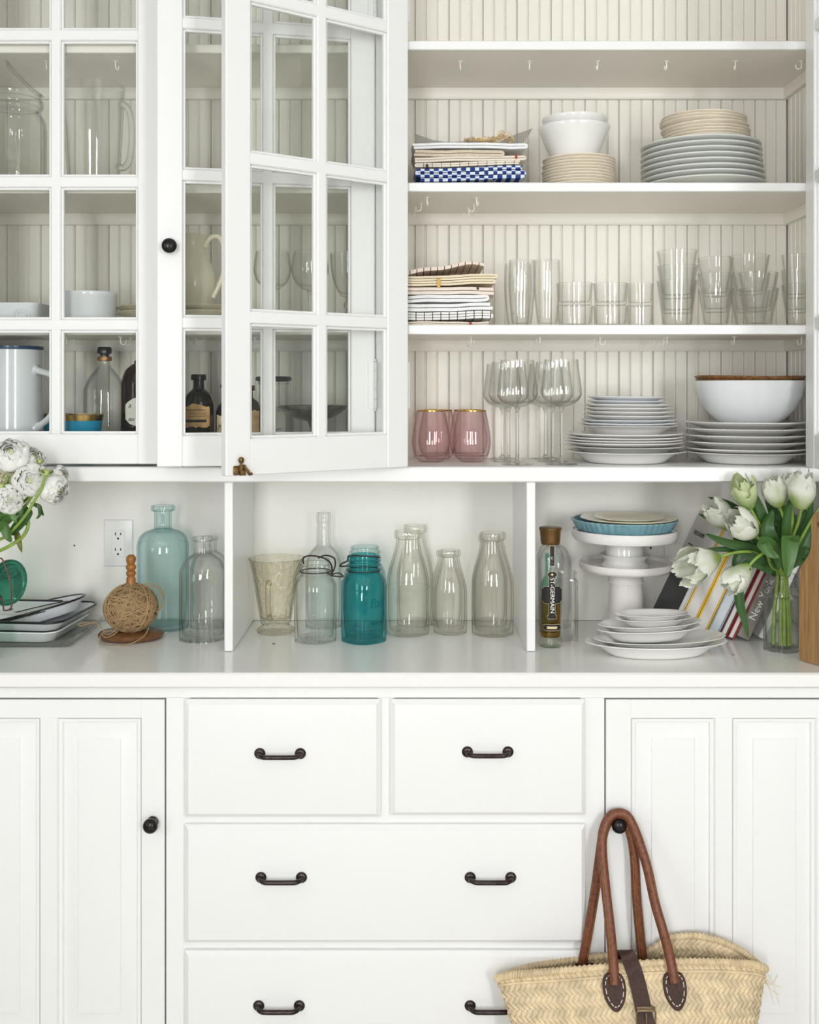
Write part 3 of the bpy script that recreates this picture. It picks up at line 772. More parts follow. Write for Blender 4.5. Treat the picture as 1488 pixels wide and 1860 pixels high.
def gstack(n, name, labelfmt, px, Y, Rpx, h, step, prof, group, rmod=None, t=.0024):
    for i in range(n):
        vessel(name, labelfmt % nth(i, n) if n > 1 else labelfmt, 'tumbler', px+rng.uniform(-.7, .7), Y, ZS1+i*step, Rpx, 0, prof, M['glass'], t, .008, group, 36, rmod, rz=rng.uniform(0, 3), H=h)
gstack(2, 'low_tumbler', '%s of two low glasses stacked by the tall tumblers', 1044, -.17, 33, .0505, .0515, LOW, 'low stacked glasses')
gstack(2, 'low_tumbler', '%s of two low glasses in the middle stack of the three low stacks', 1109, -.17, 31, .0505, .0515, LOW, 'low stacked glasses')
gstack(2, 'small_tumbler', '%s of two small narrow glasses beside the tall nested stack', 1163, -.15, 24, .0515, .052, LOW, 'low stacked glasses')
gstack(3, 'highball_glass', '%s of three wide highball glasses in the tallest nested stack', 1230, -.17, 36, .108, .034, HIGH, 'nested highball glasses')
gstack(3, 'bistro_glass', '%s of three faceted bistro glasses nested beside the highballs', 1300, -.18, 32, .088, .0355, BISTRO, 'nested bistro glasses', facet)
gstack(3, 'bistro_glass', '%s of three bistro glasses nested in the rear of the bay', 1362, -.085, 36, .092, .042, BISTRO, 'nested bistro glasses', facet)
gstack(2, 'bistro_glass', '%s of two heavy faceted bistro glasses in the front pair', 1378, -.22, 35, .085, .0355, BISTRO, 'nested bistro glasses', facet, .003)
gstack(3, 'bistro_glass', '%s of three bistro glasses nested beside the end panel', 1447, -.18, 27, .098, .034, BISTRO, 'nested bistro glasses', facet)

# ------------------------------------------------------------------ open shelves, bottom bay
PINKP = sm([(.52, 0), (.62, .01), (.86, .12), (.99, .30), (1.0, .42), (.94, .62), (.82, .85), (.74, 1.0)], 3)
for px, Y, lab in ((783, -.15, 'blush stemless glass with gold rim nearest the open glazed door'), (857, -.15, 'blush stemless glass with gold rim beside the wine glasses'),
                   (795, -.052, 'blush gold-rimmed glass standing behind the one nearest the glazed door'), (851, -.052, 'blush gold-rimmed glass standing behind the one beside the wine glasses')):
    th = vessel('stemless_glass', lab, 'glass', px, Y, ZS0, 35, 745 if Y < -.1 else 744, PINKP, M['pink'], .0016, .012, 'blush gold-rimmed glasses', parent=True)
    R, H = th['R'], th['H']
    MB().lathe([(.74*R+.0003, H-.0032), (.738*R+.0006, H), (.735*R-.0009, H+.0005), (.735*R-.0020, H-.0003), (.735*R-.0019, H-.0026), (.737*R-.0017, H-.0026), (.735*R-.0016, H-.0008), (.737*R-.0002, H-.0008), (.74*R+.0003, H-.0032)], 40).build('gold_rim', M['gold'], th, 40, False)
    MB().lathe([(0, .0125), (.55*R, .0125), (.62*R, .0128), (.60*R, .0148), (.4*R, .0150), (0, .0150)], 32).build('glass_base', M['pinkdeep'], th, 40, False)
def wine_glass(name, label, px, Y, zb, Rpx, top, group, bowl=None, stem_r=.0038, foot=.036, bowl_h=.105, sp=None):
    k = K(Y); R = Rpx*k; H = PZ(top, Y)-zb; hb = H-bowl_h
    th = thing(name, label, 'wine glass', (PX(px, Y), Y, zb), 0, group)
    bowl = bowl or [(.12, 0), (.30, .015), (.72, .09), (.96, .22), (1.0, .32), (.94, .55), (.86, .80), (.82, 1.0)]
    o = sm([(r*R, hb+z*bowl_h) for r, z in bowl], 3)
    inn = [(max(r-.0012, .001), z+(.003 if z < hb+.01 else 0)) for r, z in reversed(o) if z > hb+.006]
    MB().lathe([(0, hb+.0001)] + o + inn + [(0, hb+.008)], 40).build('bowl', M['glass'], th, 60, False)
    st = sp or [(stem_r*1.15, .008), (stem_r*.95, .03), (stem_r*.9, .5*hb), (stem_r, hb-.015), (stem_r*1.5, hb-.004), (stem_r*1.9, hb-.0002)]
    MB().lathe([(0, .0041)] + sm([(stem_r*2.2, .0043)] + st, 3) + [(0, hb-.0001)], 20).build('stem', M['solid'], th, 60, False)
    MB().lathe([(0, 0), (foot, 0), (foot, .0012), (foot*.6, .0022), (foot*.25, .0038), (0, .004)], 40).build('foot', M['glass'], th, 50, False)
    return th
gw = 'tall clear wine glasses beside the blush glasses'
for px, Y, r, tp, lab in ((940, -.238, 37, 654, 'tall wine glass first of the row beside the blush glasses, nearest the shelf edge'), (1020, -.238, 37, 653, 'tall wine glass first of the row beside the white plates, nearest the shelf edge'),
                      (924, -.142, 37, 657, 'tall wine glass second of the row beside the blush glasses'), (1004, -.142, 37, 657, 'tall wine glass second of the row beside the white plates'),
                      (913, -.050, 35, 661, 'tall wine glass last of the row beside the blush glasses, at the beadboard'), (991, -.050, 35, 661, 'tall wine glass last of the row beside the white plates, at the beadboard')):
    wine_glass('wine_glass', lab, px, Y, ZS0, r, tp, gw)
scal = lambda t, z, r: 1+.012*math.sin(18*t)
beads = lambda t, z, r: 1+.009*abs(math.sin(60*t))
Yt = -.165
def pl(i, n):
    kind = ['deep white serving dish', 'wide white dish', 'white dinner plate', 'white dinner plate', 'white dinner plate', 'white dinner plate', 'small white dish', 'scalloped pale plate', 'scalloped pale plate', 'white side plate', 'white side plate', 'white side plate', 'white side plate', 'bluish white saucer', 'bluish white saucer'][i]
    ordn = ['lowest', 'second', 'third', 'fourth', 'fifth', 'sixth', 'seventh', 'eighth', 'ninth', 'tenth', 'eleventh', 'twelfth', 'thirteenth', 'fourteenth', 'topmost'][i]
    return '%s, %s of the mixed white plate stack by the wine glasses' % (kind, ordn)
wp = M['china']
plate_stack('white_plate', pl, 'plate', 1136, Yt, ZS0,
    [(110, .027, .0155, DISH, None, 0, 0, None), (108, .023, .0140, DISH, None, 0, -1, None), (106, .018, .0058, PLATE, None, 0, -3, None), (106, .018, .0062, PLATE, None, 0, -3, None), (106, .018, .0070, PLATE, None, 0, -2, None), (107, .019, .0125, PLATE, None, 0, -3, None),
     (88, .024, .0128, DISH, None, 0, 6, None), (88, .017, .0075, PLATE, scal, 0, 5, M['china_cool']), (87, .017, .0085, PLATE, scal, 0, 5, M['china_cool']),
     (82, .018, .0092, PLATE, None, .3, 6, None), (81, .018, .0085, PLATE, None, .3, 6, None), (79, .018, .0078, PLATE, None, .3, 4, None), (79, .018, .0088, PLATE, None, .3, 4, None),
     (71, .017, .0090, PLATE, None, .5, 2, M['china_cool']), (70, .017, .006, PLATE, None, .5, 2, M['china_cool'])], wp)
Yv = -.175
zbd = plate_stack('beaded_plate', '%s of the white beaded-rim plates under the large white bowl', 'plate', 1355, Yv, ZS0,
    [(111-.3*i, .026 if i == 0 else .020, .0148, DISH if i == 0 else PLATE, beads, 0, rng.uniform(-1, 1)-i*.4, None) for i in range(6)], wp, 'beaded-rim plates under the large bowl', 180)
k = K(Yv); zbw = zbd - .0088
solo(MB().lathe([(r*99*k, z*.106) for r, z in BOWL], 64), 'serving_bowl', M['china_cool'], 'large plain white serving bowl on the beaded plates', 'bowl', (PX(1362, Yv), Yv, zbw), None, 45)
CB = [(0, .0), (.5, 0), (.86, .35), (.985, .86), (1.0, .95), (.99, 1.0), (.96, .98), (.84, .46), (.5, .16), (0, .14)]
wav = lambda t, r: .0016*math.sin(2*t+1)*(r/.12)
for dz, rr, lab in ((.0735, 96, 'copper brown bowl nested in the white serving bowl, under its twin'), (.0825, 97.5, 'copper brown bowl on top, nested inside its twin')):
    solo(MB().lathe([(r*rr*k, z*.034) for r, z in CB], 56, zmod=wav), 'copper_bowl', M['copper_bowl'], lab, 'bowl', (PX(1362, Yv), Yv, zbw+dz), None, 45)

# ------------------------------------------------------------------ behind the glazed doors
def curved(th_R, pts):
    """wrap flat (x, y) onto a cylinder that faces the viewer"""
    return [(th_R*math.sin(a/th_R), -th_R*math.cos(a/th_R), b) for a, b in pts]
def wrap(mb, R, z0, x0=0, lift=.0):
    mb.v = [Vector(((R+lift+v.z)*math.sin((v.x+x0)/R), -(R+lift+v.z)*math.cos((v.x+x0)/R), v.y+z0)) for v in mb.v]; return mb
def label_patch(R, w_, h, t=.0005, nx=18, nz=5, jag=0.0, shape=None, seed=1):
    r = random.Random(seed); m = MB()
    jt = [r.uniform(-jag, jag) for _ in range(nx)]; jb = [r.uniform(-jag, jag) for _ in range(nx)]
    def fn(u, v):
        i = int(round(u*(nx-1))); x = (u-.5)*w_; a, b = -h/2+jb[i], h/2+jt[i]
        if shape: a2, b2 = shape(u); a, b = a2*h/2+jb[i], b2*h/2+jt[i]
        return (x, a+(b-a)*v, 0)
    m.grid(fn, nx, nz); n = len(m.v); ff = list(m.f)
    m.v += [v+Vector((0, 0, t)) for v in m.v]; m.f += [tuple(n+i for i in f) for f in ff]
    for i in range(nx-1): m.f += [(i*nz, (i+1)*nz, n+(i+1)*nz, n+i*nz), (i*nz+nz-1, n+i*nz+nz-1, n+(i+1)*nz+nz-1, (i+1)*nz+nz-1)]
    for j in range(nz-1): m.f += [(j, n+j, n+j+1, j+1), ((nx-1)*nz+j, (nx-1)*nz+j+1, n+(nx-1)*nz+j+1, n+(nx-1)*nz+j)]
    return m
def handle(pts, r, mat, th, n=12, name='handle'):
    return MB().tube(bez(pts, 5), r, n).build(name, mat, th, 60, False)

# top bay
Yg = -.175
JAR = sm([(.80, 0), (.92, .02), (.98, .08), (1.0, .30), (1.0, .66), (.93, .76), (.80, .82), (.80, .86), (.90, .87), (.90, .93), (.84, .94), (.84, .985), (.87, 1.0)], 3)
rib = lambda t, z, r: 1+.012*math.sin(30*t) if .3 < z/.2 < 4 else 1
vessel('cookie_jar', 'ribbed clear glass storage jar beside the measuring jug', 'jar', 26, -.12, ZS2, 56, 170, JAR, M['glass_wavy'], .004, .010, None, 120, lambda t, z, r: 1+.010*math.sin(40*t)*(1 if .03 < z < .045 or .15 < z < .165 else 0))
def measuring_jug():
    th = vessel('measuring_jug', 'large clear glass measuring jug with looped handle', 'jug', 170, Yg, ZS2, 56, 157, sm([(.72, 0), (.78, .02), (.82, .15), (.90, .50), (.97, .85), (1.0, 1.0)], 3), M['glass'], .0045, .009, None, 48,
                lambda t, z, r: 1+(.10*max(0, math.cos(t-math.pi))**14 if z > .17 else 0), parent=True)
    R, H = th['R'], th['H']
    handle([(R*.90, -.01, H*.80), (R*1.08, -.012, H*.81), (R*1.26, -.014, H*.70), (R*1.30, -.014, H*.50), (R*1.22, -.014, H*.30), (R*1.02, -.012, H*.23), (R*.82, -.01, H*.25)], .0075, M['solid'], th)
measuring_jug()
def platter():
    m = MB(); a, b = .058, .030
    prof = [(0, 0), (.80, 0), (.86, .002), (.97, .007), (1.0, .008), (.985, .010), (.94, .0095), (.84, .005), (0, .0035)]
    m.lathe([(r*a, z) for r, z in prof], 48, sx=1, sy=b/a)
    solo(m, 'glass_dish', M['glass_wavy'], 'small clear oval glass dish propped slantwise before the storage jar', 'dish', tuple(P(40, 148, -.25)), None, 45, (0, R_(45), 0))
platter()
# middle bay
def baking_dish():
    th = thing('baking_dish', 'white rectangular baking dish beside the round souffle dish', 'dish', (PX(18, -.17), -.17, ZS1))
    k = K(-.17); w_, d_, h = 72*k, .085, .052
    pts = []
    def rect(w2, d2, z, n=6, r=.018):
        out = []
        for cx, cy, a0 in ((w2-r, d2-r, 0), (-w2+r, d2-r, 90), (-w2+r, -d2+r, 180), (w2-r, -d2+r, 270)):
            for q in range(n+1): a = R_(a0+90*q/n); out.append((cx+r*math.cos(a), cy+r*math.sin(a), z))
        return out
    loops = [rect(w_*.90, d_*.90, 0), rect(w_*.93, d_*.93, .003), rect(w_*.985, d_*.985, h*.9), rect(w_, d_, h*.96), rect(w_, d_, h), rect(w_-.006, d_-.006, h), rect(w_-.010, d_-.010, h*.9), rect(w_*.86, d_*.86, .008), rect(w_*.80, d_*.80, .0065)]
    m = MB(); n = len(loops[0]); vs = [p for l in loops for p in l]; fs = [tuple(range(n)), tuple(range((len(loops)-1)*n, len(loops)*n))]
    for i in range(len(loops)-1):
        for q in range(n): fs.append((i*n+q, i*n+(q+1) % n, (i+1)*n+(q+1) % n, (i+1)*n+q))
    m.add(vs, fs).build('dish_body', M['china_cool'], th, 45, False)
    for i, rr in enumerate((.013, .008)):
        MB().tube([(w_*.62+rr*1.3*math.cos(t), -d_*.965-.0012, h*.48+rr*math.sin(t)) for t in [2*math.pi*q/20 for q in range(20)]], .0016, 8, True).build('moulded_ring', M['china_cool'], th, 60, False)
baking_dish()
SOUF = [(0, 0), (.94, 0), (.97, .02), (.98, .06), (.98, .86), (1.0, .88), (1.0, .97), (.99, 1.0), (.955, 1.0), (.945, .9), (.94, .12), (.90, .07), (0, .06)]
vessel('souffle_dish', 'white round souffle dish with straight sides', 'dish', 160, -.19, ZS1, 52, 532, SOUF, M['china_cool'], raw=True, n=64)
sc2 = lambda t, z, r: 1+.022*math.sin(10*t)*(1 if z > .018 else .2)
SCD = [(0, 0), (.56, 0), (.60, .03), (.66, .25), (.80, .62), (.96, .90), (1.0, .97), (.99, 1.0), (.95, .97), (.78, .70), (.62, .34), (.54, .20), (0, .18)]
kq = K(-.16)
for dz, lab in ((0, 'lower cream scalloped dish under the cream pitcher'), (.0125, 'upper cream scalloped dish that the cream pitcher stands in')):
    solo(MB().lathe([(r*122*kq, z*.036) for r, z in SCD], 90, rmod=sc2, sy=.84), 'scalloped_dish', M['cream_ware'], lab, 'dish', (PX(334, -.146), -.146, ZS1+dz), None, 45)
def pitcher():
    Y = -.16; z0 = ZS1+.0125+.0072
    th = vessel('cream_pitcher', 'cream earthenware pitcher with looped handle behind glass', 'pitcher', 347, Y, z0, 44, 428, sm([(.62, 0), (.66, .03), (.80, .15), (.97, .34), (1.0, .44), (.93, .58), (.72, .74), (.62, .86), (.66, .95), (.74, 1.0)], 3), M['cream_ware'], .004, .008, None, 48,
                lambda t, z, r: 1+(.25*max(0, math.cos(t-math.pi))**10 if z > .135 else 0), parent=True)
    R, H = th['R'], th['H']
    handle([(R*.58, -.008, H*.86), (R*.85, -.010, H*.97), (R*1.25, -.012, H*.96), (R*1.48, -.012, H*.74), (R*1.32, -.010, H*.50), (R*.94, -.008, H*.26)], .0058, M['cream_ware'], th)
pitcher()
BAL = [(.12, 0), (.35, .02), (.80, .20), (.99, .45), (1.0, .58), (.94, .80), (.86, 1.0)]
wine_glass('wine_glass', 'round-bowled wine glass behind the door glass, beside the cream dishes', 495, -.17, ZS1, 34, 457, 'wine glasses behind the door glass', BAL, foot=.034, bowl_h=.088)
wine_glass('wine_glass', 'round-bowled wine glass behind the door glass, beside the goblet', 563, -.17, ZS1, 34, 457, 'wine glasses behind the door glass', BAL, foot=.034, bowl_h=.088)
GOB = [(.18, 0), (.45, .06), (.82, .35), (.97, .70), (1.0, 1.0)]
wine_glass('cut_goblet', 'tall goblet with a knopped cut stem behind the door glass', 633, -.17, ZS1, 33, 461, None, GOB, .006, .034, .100,
           sp=[(.009, .008), (.006, .018), (.0105, .028), (.006, .040), (.0115, .050), (.008, .060)])
# bottom bay
def enamel_mug():
    Y = -.165; th = vessel('enamel_pitcher', 'tall white enamel pitcher with blue rim and handle', 'pitcher', 22, Y, ZS0, 55, 631, sm([(.93, 0), (.98, .015), (1.0, .05), (1.0, .5), (.985, .96), (1.0, 1.0)], 3), M['china_cool'], .003, .006, None, 56, None, parent=True)
    R, H = th['R'], th['H']
    MB().lathe([(R*1.0, H-.006), (R*1.012, H-.004), (R*1.012, H+.0015), (R*.985, H+.002), (R*.985, H-.004)], 56).build('blue_rim', plain('navy_enamel_rim', (.02, .06, .14), .25), th, 40, False)
    a = R_(-20); c, s = math.cos(a), math.sin(a)
    handle([(R*.95*c, R*.95*s, H*.80), (R*1.15*c, R*1.15*s, H*.79), (R*1.66*c, R*1.66*s, H*.74), (R*1.80*c, R*1.80*s, H*.58), (R*1.60*c, R*1.60*s, H*.42), (R*1.12*c, R*1.12*s, H*.32), (R*.95*c, R*.95*s, H*.30)], [.013]*3+[.008]*3+[.0075]*19+[.010]*3+[.014]*3, M['china_cool'], th)
enamel_mug()
M['blue_china'] = plain('turquoise_blue_glaze', (.01, .27, .45), .15, coat=.4)
CUP = [(.50, 0), (.58, .04), (.74, .28), (.88, .62), (.97, .92), (1.0, 1.0)]
def blue_cup(px, Y, r, top, lab):
    th = vessel('blue_cup', lab, 'cup', px, Y, ZS0, r, top, sm(CUP, 3), M['blue_china'], .0025, .005, 'turquoise cups with gold bands', 48, None, parent=True)
    R, H = th['R'], th['H']
    MB().lathe([(R*.955+.0004, H*.88), (R*1.0+.0006, H), (R*.975, H+.0008), (R*.955, H*.97), (R*.98, H*.985), (R*.95+.0001, H*.88)], 48).build('gold_band', M['gold'], th, 40, False)
    for a, w_ in ((-118, .016), (-52, .014), (-88, .013)):
        m = label_patch(R*.84, w_, H*.42, .0006, 9, 4, .0015, lambda u: (-1+.8*abs(u-.5), 1-1.2*abs(u-.5)), seed=int(a+200)); wrap(m, R*.80, H*.44, 0, .0018)
        # follow the flare of the cup
        m.v = [Vector((v.x*(1+.35*(v.z/H-.44)), v.y*(1+.35*(v.z/H-.44)), v.z)) for v in m.v]
        m.xf(Matrix.Rotation(R_(a+90), 4, 'Z')); m.build('painted_cartouche', M['paper_w'], th, 40, False)
blue_cup(151, -.215, 36, 753, 'turquoise cup with gold band in front of the swing-top bottle')
blue_cup(97, -.075, 33, 752, 'turquoise cup with gold band half hidden by the enamel pitcher')
BOT = sm([(.88, 0), (.97, .012), (1.0, .04), (1.0, .60), (.95, .68), (.72, .78), (.40, .855), (.29, .89), (.27, .93), (.30, .935), (.30, .965), (.27, .97), (.27, .985)], 3)
def swing_bottle():
    Y = -.13; th = vessel('swing_top_bottle', 'tall clear fluted bottle with dark stopper behind glass', 'bottle', 190, Y, ZS0, 37.5, 642, BOT, M['glass_wavy'], .0035, .010, None, 60, lambda t, z, r: 1+.012*math.sin(16*t) if z < .17 else 1, parent=True)
    R, H = th['R'], th['H']
    MB().lathe([(0, H*.955), (.20*R, H*.955), (.20*R, H*.99), (.34*R, H*1.0), (.35*R, H*1.035), (.30*R, H*1.06), (0, H*1.06)], 24).build('stopper', M['black'], th, 40, False)
    MB().lathe([(.31*R, H*.93), (.34*R, H*.932), (.35*R, H*.95), (.34*R, H*.968), (.31*R, H*.97)], 24).build('copper_collar', M['copper_bowl'], th, 40, False)
swing_bottle()
MED = sm([(.90, 0), (.97, .012), (1.0, .04), (1.0, .63), (.95, .71), (.74, .785), (.46, .825), (.38, .85), (.36, .92), (.38, .93), (.50, .935), (.52, .96), (.50, .995), (.44, 1.0)], 3)
RND = sm([(.90, 0), (.97, .012), (1.0, .04), (1.0, .70), (.95, .80), (.78, .90), (.5, .955), (.36, .97), (.34, 1.0)], 3)
def brown_bottle():
    Y = -.17; th = vessel('apothecary_bottle', 'round-shouldered brown bottle with white shield label', 'bottle', 257, Y, ZS0, 37, 655, RND, M['amber'], .003, .008, 'apothecary bottles behind glass', 48, None, parent=True)
    R, H = th['R'], th['H']
    m = wrap(label_patch(R, .050, .062, .0004, 13, 4, .0006, lambda u: (-1+.5*abs(2*u-1)**2, 1-.5*abs(2*u-1)**1.5)), R, H*.50, -.002, .0005); m.build('shield_label', M['paper_w'], th, 40, False)
    for t, z, s in (('a', .56, .016), ('au', .43, .015)): wrap(text_mesh(t, s, .0002, .35, 'LEFT'), R, H*z, -.019, .0012).build('label_lettering', M['ink'], th, 40, False)
brown_bottle()
def apothecary(px, Y, r, top, mat, lab, paper, lettering, z, lw, lh, prof=MED, stopper=None, seed=1, lx0=0.0, shape=None):
    th = vessel('apothecary_bottle', lab, 'bottle', px, Y, ZS0, r, top, prof, mat, .003, .008, 'apothecary bottles behind glass', 48, None, parent=True)
    R, H = th['R'], th['H']
    wrap(label_patch(R, lw, lh, .0004, 17, 4, .0022, shape, seed), R, H*z, lx0, .0005).build('paper_label', paper, th, 40, False)
    for t, dx, dz, s, sh in lettering:
        if t is None: wrap(label_patch(R, sh, s, .0002, 11, 3), R, H*z+dz, dx+sh/2, .0010).build('printed_line', M['ink'], th, 40, False)   # print too small to read
        else: wrap(text_mesh(t, s, .0002, sh, 'LEFT'), R, H*z+dz, dx, .0012).build('label_lettering', M['ink'], th, 40, False)
    if stopper: MB().lathe([(0, H*.96), (.34*R, H*.96), (.34*R, H*1.0), (.62*R, H*1.012), (.66*R, H*1.035), (.60*R, H*1.06), (.3*R, H*1.075), (0, H*1.078)], 24).build('stopper', stopper, th, 40, False)
    return th
apothecary(361, -.18, 27, 680, M['blackglass'], 'near-black bottle with torn orange turpentine label', M['paper_o'],
    [('l. Turpentine Distilled', -.030, .013, .0058, 0), (None, -.026, .006, .0009, .050), (None, -.027, .002, .0008, .050), (None, -.025, -.002, .0008, .046), (None, -.028, -.012, .0060, .052)], .535, .066, .052, seed=4, shape=lambda u: (-1, 1-.35*(2*u-1)**2))
apothecary(415, -.155, 23, 706, M['blackglass'], 'small dark stoppered bottle with cream handwritten label', M['paper_c'], [('Mate', -.022, .003, .016, .4)], .46, .052, .060, stopper=M['black'], seed=6)
apothecary(450, -.205, 26, 700, M['amber'], 'brown bottle with torn orange label half hidden by the door', M['paper_o'], [], .47, .066, .075, seed=8)
def lidded_jar():
    Y = -.15; JP = sm([(.92, 0), (1.0, .03), (1.0, .52), (.96, .60), (.80, .67), (.74, .70), (.74, .95), (.78, .96), (.78, 1.0)], 3)
    th = vessel('apothecary_jar', 'clear apothecary jar with dark lid and script label', 'jar', 497, Y, ZS0, 36, 692, JP, M['glass_wavy'], .003, .008, None, 48, None, parent=True)
    R, H = th['R'], th['H']
    MB().lathe([(0, H*.99), (.72*R, H*.99), (.90*R, H*1.005), (.92*R, H*1.03), (.86*R, H*1.055), (0, H*1.06)], 36).build('lid', M['black'], th, 40, False)
    wrap(label_patch(R, .060, .062, .0004, 13, 4, .0008), R, H*.46, .004, .0005).build('paper_label', M['paper_w'], th, 40, False)
    for t, dz in (('ve', .010), ('icum', -.009)): wrap(text_mesh(t, .0125, .0002, .4, 'LEFT'), R, H*.46+dz, -.002, .0012).build('label_lettering', M['ink'], th, 40, False)
lidded_jar()
# loose glass stopper and brass cap in front of the dark bottles
solo(MB().lathe([(0, 0), (.009, 0), (.012, .003), (.013, .010), (.011, .016), (.0065, .020), (.0085, .026), (.010, .032), (.007, .040), (0, .043)], 10), 'glass_stopper', M['glass_wavy'], 'loose cut glass stopper standing before the turpentine bottle', 'stopper', (PX(357, -.245), -.245, ZS0), None, 20)
solo(MB().lathe([(0, 0), (.008, 0), (.0088, .002), (.0088, .012), (.010, .014), (.010, .034), (.0092, .037), (0, .038)], 24), 'brass_cap', M['brass'], 'small brass cap standing beside the glass stopper', 'cap', (PX(383, -.245), -.245, ZS0), None, 40)
def compote():
    Y = -.19; k = K(Y); R = 63*k; H = PZ(738, Y)-ZS0-.012
    th = thing('silver_compote', 'tarnished silver footed dish behind the door glass', 'dish', (PX(569, Y), Y, ZS0+.0125))
    MB().lathe([(0, H*.695)] + [(r*R, z*H) for r, z in ((.12, .70), (.22, .715), (.45, .75), (.68, .82), (.88, .91), (.99, .975), (1.0, 1.0), (.985, 1.015), (.95, .99), (.82, .92), (.64, .85), (.42, .79), (.15, .76))] + [(0, H*.75)], 48).build('dish_bowl', M['silver'], th, 45, False)
    MB().lathe([(0, 0)] + sm([(.42*R, 0), (.42*R, .03*H), (.33*R, .08*H), (.17*R, .16*H), (.10*R, .28*H), (.085*R, .45*H), (.10*R, .60*H), (.17*R, .70*H)], 3) + [(0, .702*H)], 32).build('pedestal', M['silver'], th, 45, False)
    m = MB(); m.box(-.075, .075, -.055, .055, 0, .0105, .004)
    solo(m, 'silver_tray', M['silver'], 'low dark silver tray under the footed dish', 'tray', (PX(566, Y), Y, ZS0), None, 40)
compote()
M['tin'] = plain('dull_pewter_tin', (.27, .25, .21), .45, metal=.6, vary=.3)
for i, nm in enumerate(('lowest', 'middle', 'topmost')):
    solo(MB().box(-.048, .048, -.03, .03, 0, .0155, .0055), 'flat_tin', M['tin'], '%s of three flat tins stacked behind the footed dish' % nm, 'tin', (PX(592+2*i, -.085), -.085, ZS0+i*.0165), 'flat tins behind the footed dish', 40)
# ------------------------------------------------------------------ the niche on the worktop
ZW = CT + .0006
M['outlet'] = plain('white_outlet_plastic', (.82, .81, .78), .3)
def outlet(px, py, lab):
    th = thing('wall_outlet', lab, 'outlet', (PX(px, 0), 0, PZ(py, 0)))
    MB().rings(-.035, .035, -.057, .057, [(0, .0), (0, -.003), (.002, -.0052), (.005, -.006)]).build('cover_plate', M['outlet'], th, 25, False)
    MB().box(-.0165, .0165, -.0078, -.0055, -.033, .033, .0012).build('socket_insert', M['outlet'], th, 30, False)
    for dz in (.019, -.019):
        for dx, h in ((-.0065, .0075), (.0065, .0060)): MB().box(dx-.0012, dx+.0012, -.0080, -.0074, dz-h/2+.004, dz+h/2+.004).build('slot', M['ink'], th, 30, False)
        MB().lathe([(0, 0), (.0026, 0), (.0026, .0006), (0, .0006)], 14).xf(Matrix.Translation((0, -.0074, dz-.0075)) @ Matrix.Rotation(R_(90), 4, 'X')).build('slot', M['ink'], th, 30, False)
    return th
outlet(216, 986, 'white double outlet on the niche back beside the aqua bottle')
outlet(1181, 1003, 'white double outlet half hidden behind the cake stands')

# --- bottles at left
APO = sm([(.90, 0), (.97, .008), (1.0, .03), (1.0, .62), (.985, .685), (.90, .745), (.70, .785), (.46, .80), (.34, .815), (.335, .84), (.335, .945), (.36, .955), (.46, .96), (.46, .99), (.44, 1.0)], 3)
vessel('aqua_bottle', 'tall pale aqua apothecary bottle with flared lip', 'bottle', 296, -.075, ZW, 46.5, 918, APO, M['aqua'], .004, .010, n=56)
CLB = sm([(.92, 0), (.98, .01), (1.0, .035), (1.0, .60), (.96, .68), (.80, .765), (.56, .81), (.40, .835), (.355, .86), (.355, .955), (.39, .96), (.44, .968), (.44, .992), (.40, 1.0)], 3)
vessel('clear_bottle', 'wavy old clear apothecary bottle in front of the niche divider', 'bottle', 369, -.185, ZW, 43, 975, CLB, M['glass_wavy'], .004, .010, n=56)
vessel('clear_bottle', 'clear apothecary bottle tucked behind the wavy one at the divider', 'bottle', 381, -.062, ZW, 35, 974, CLB, M['glass_wavy'], .004, .010, n=48)

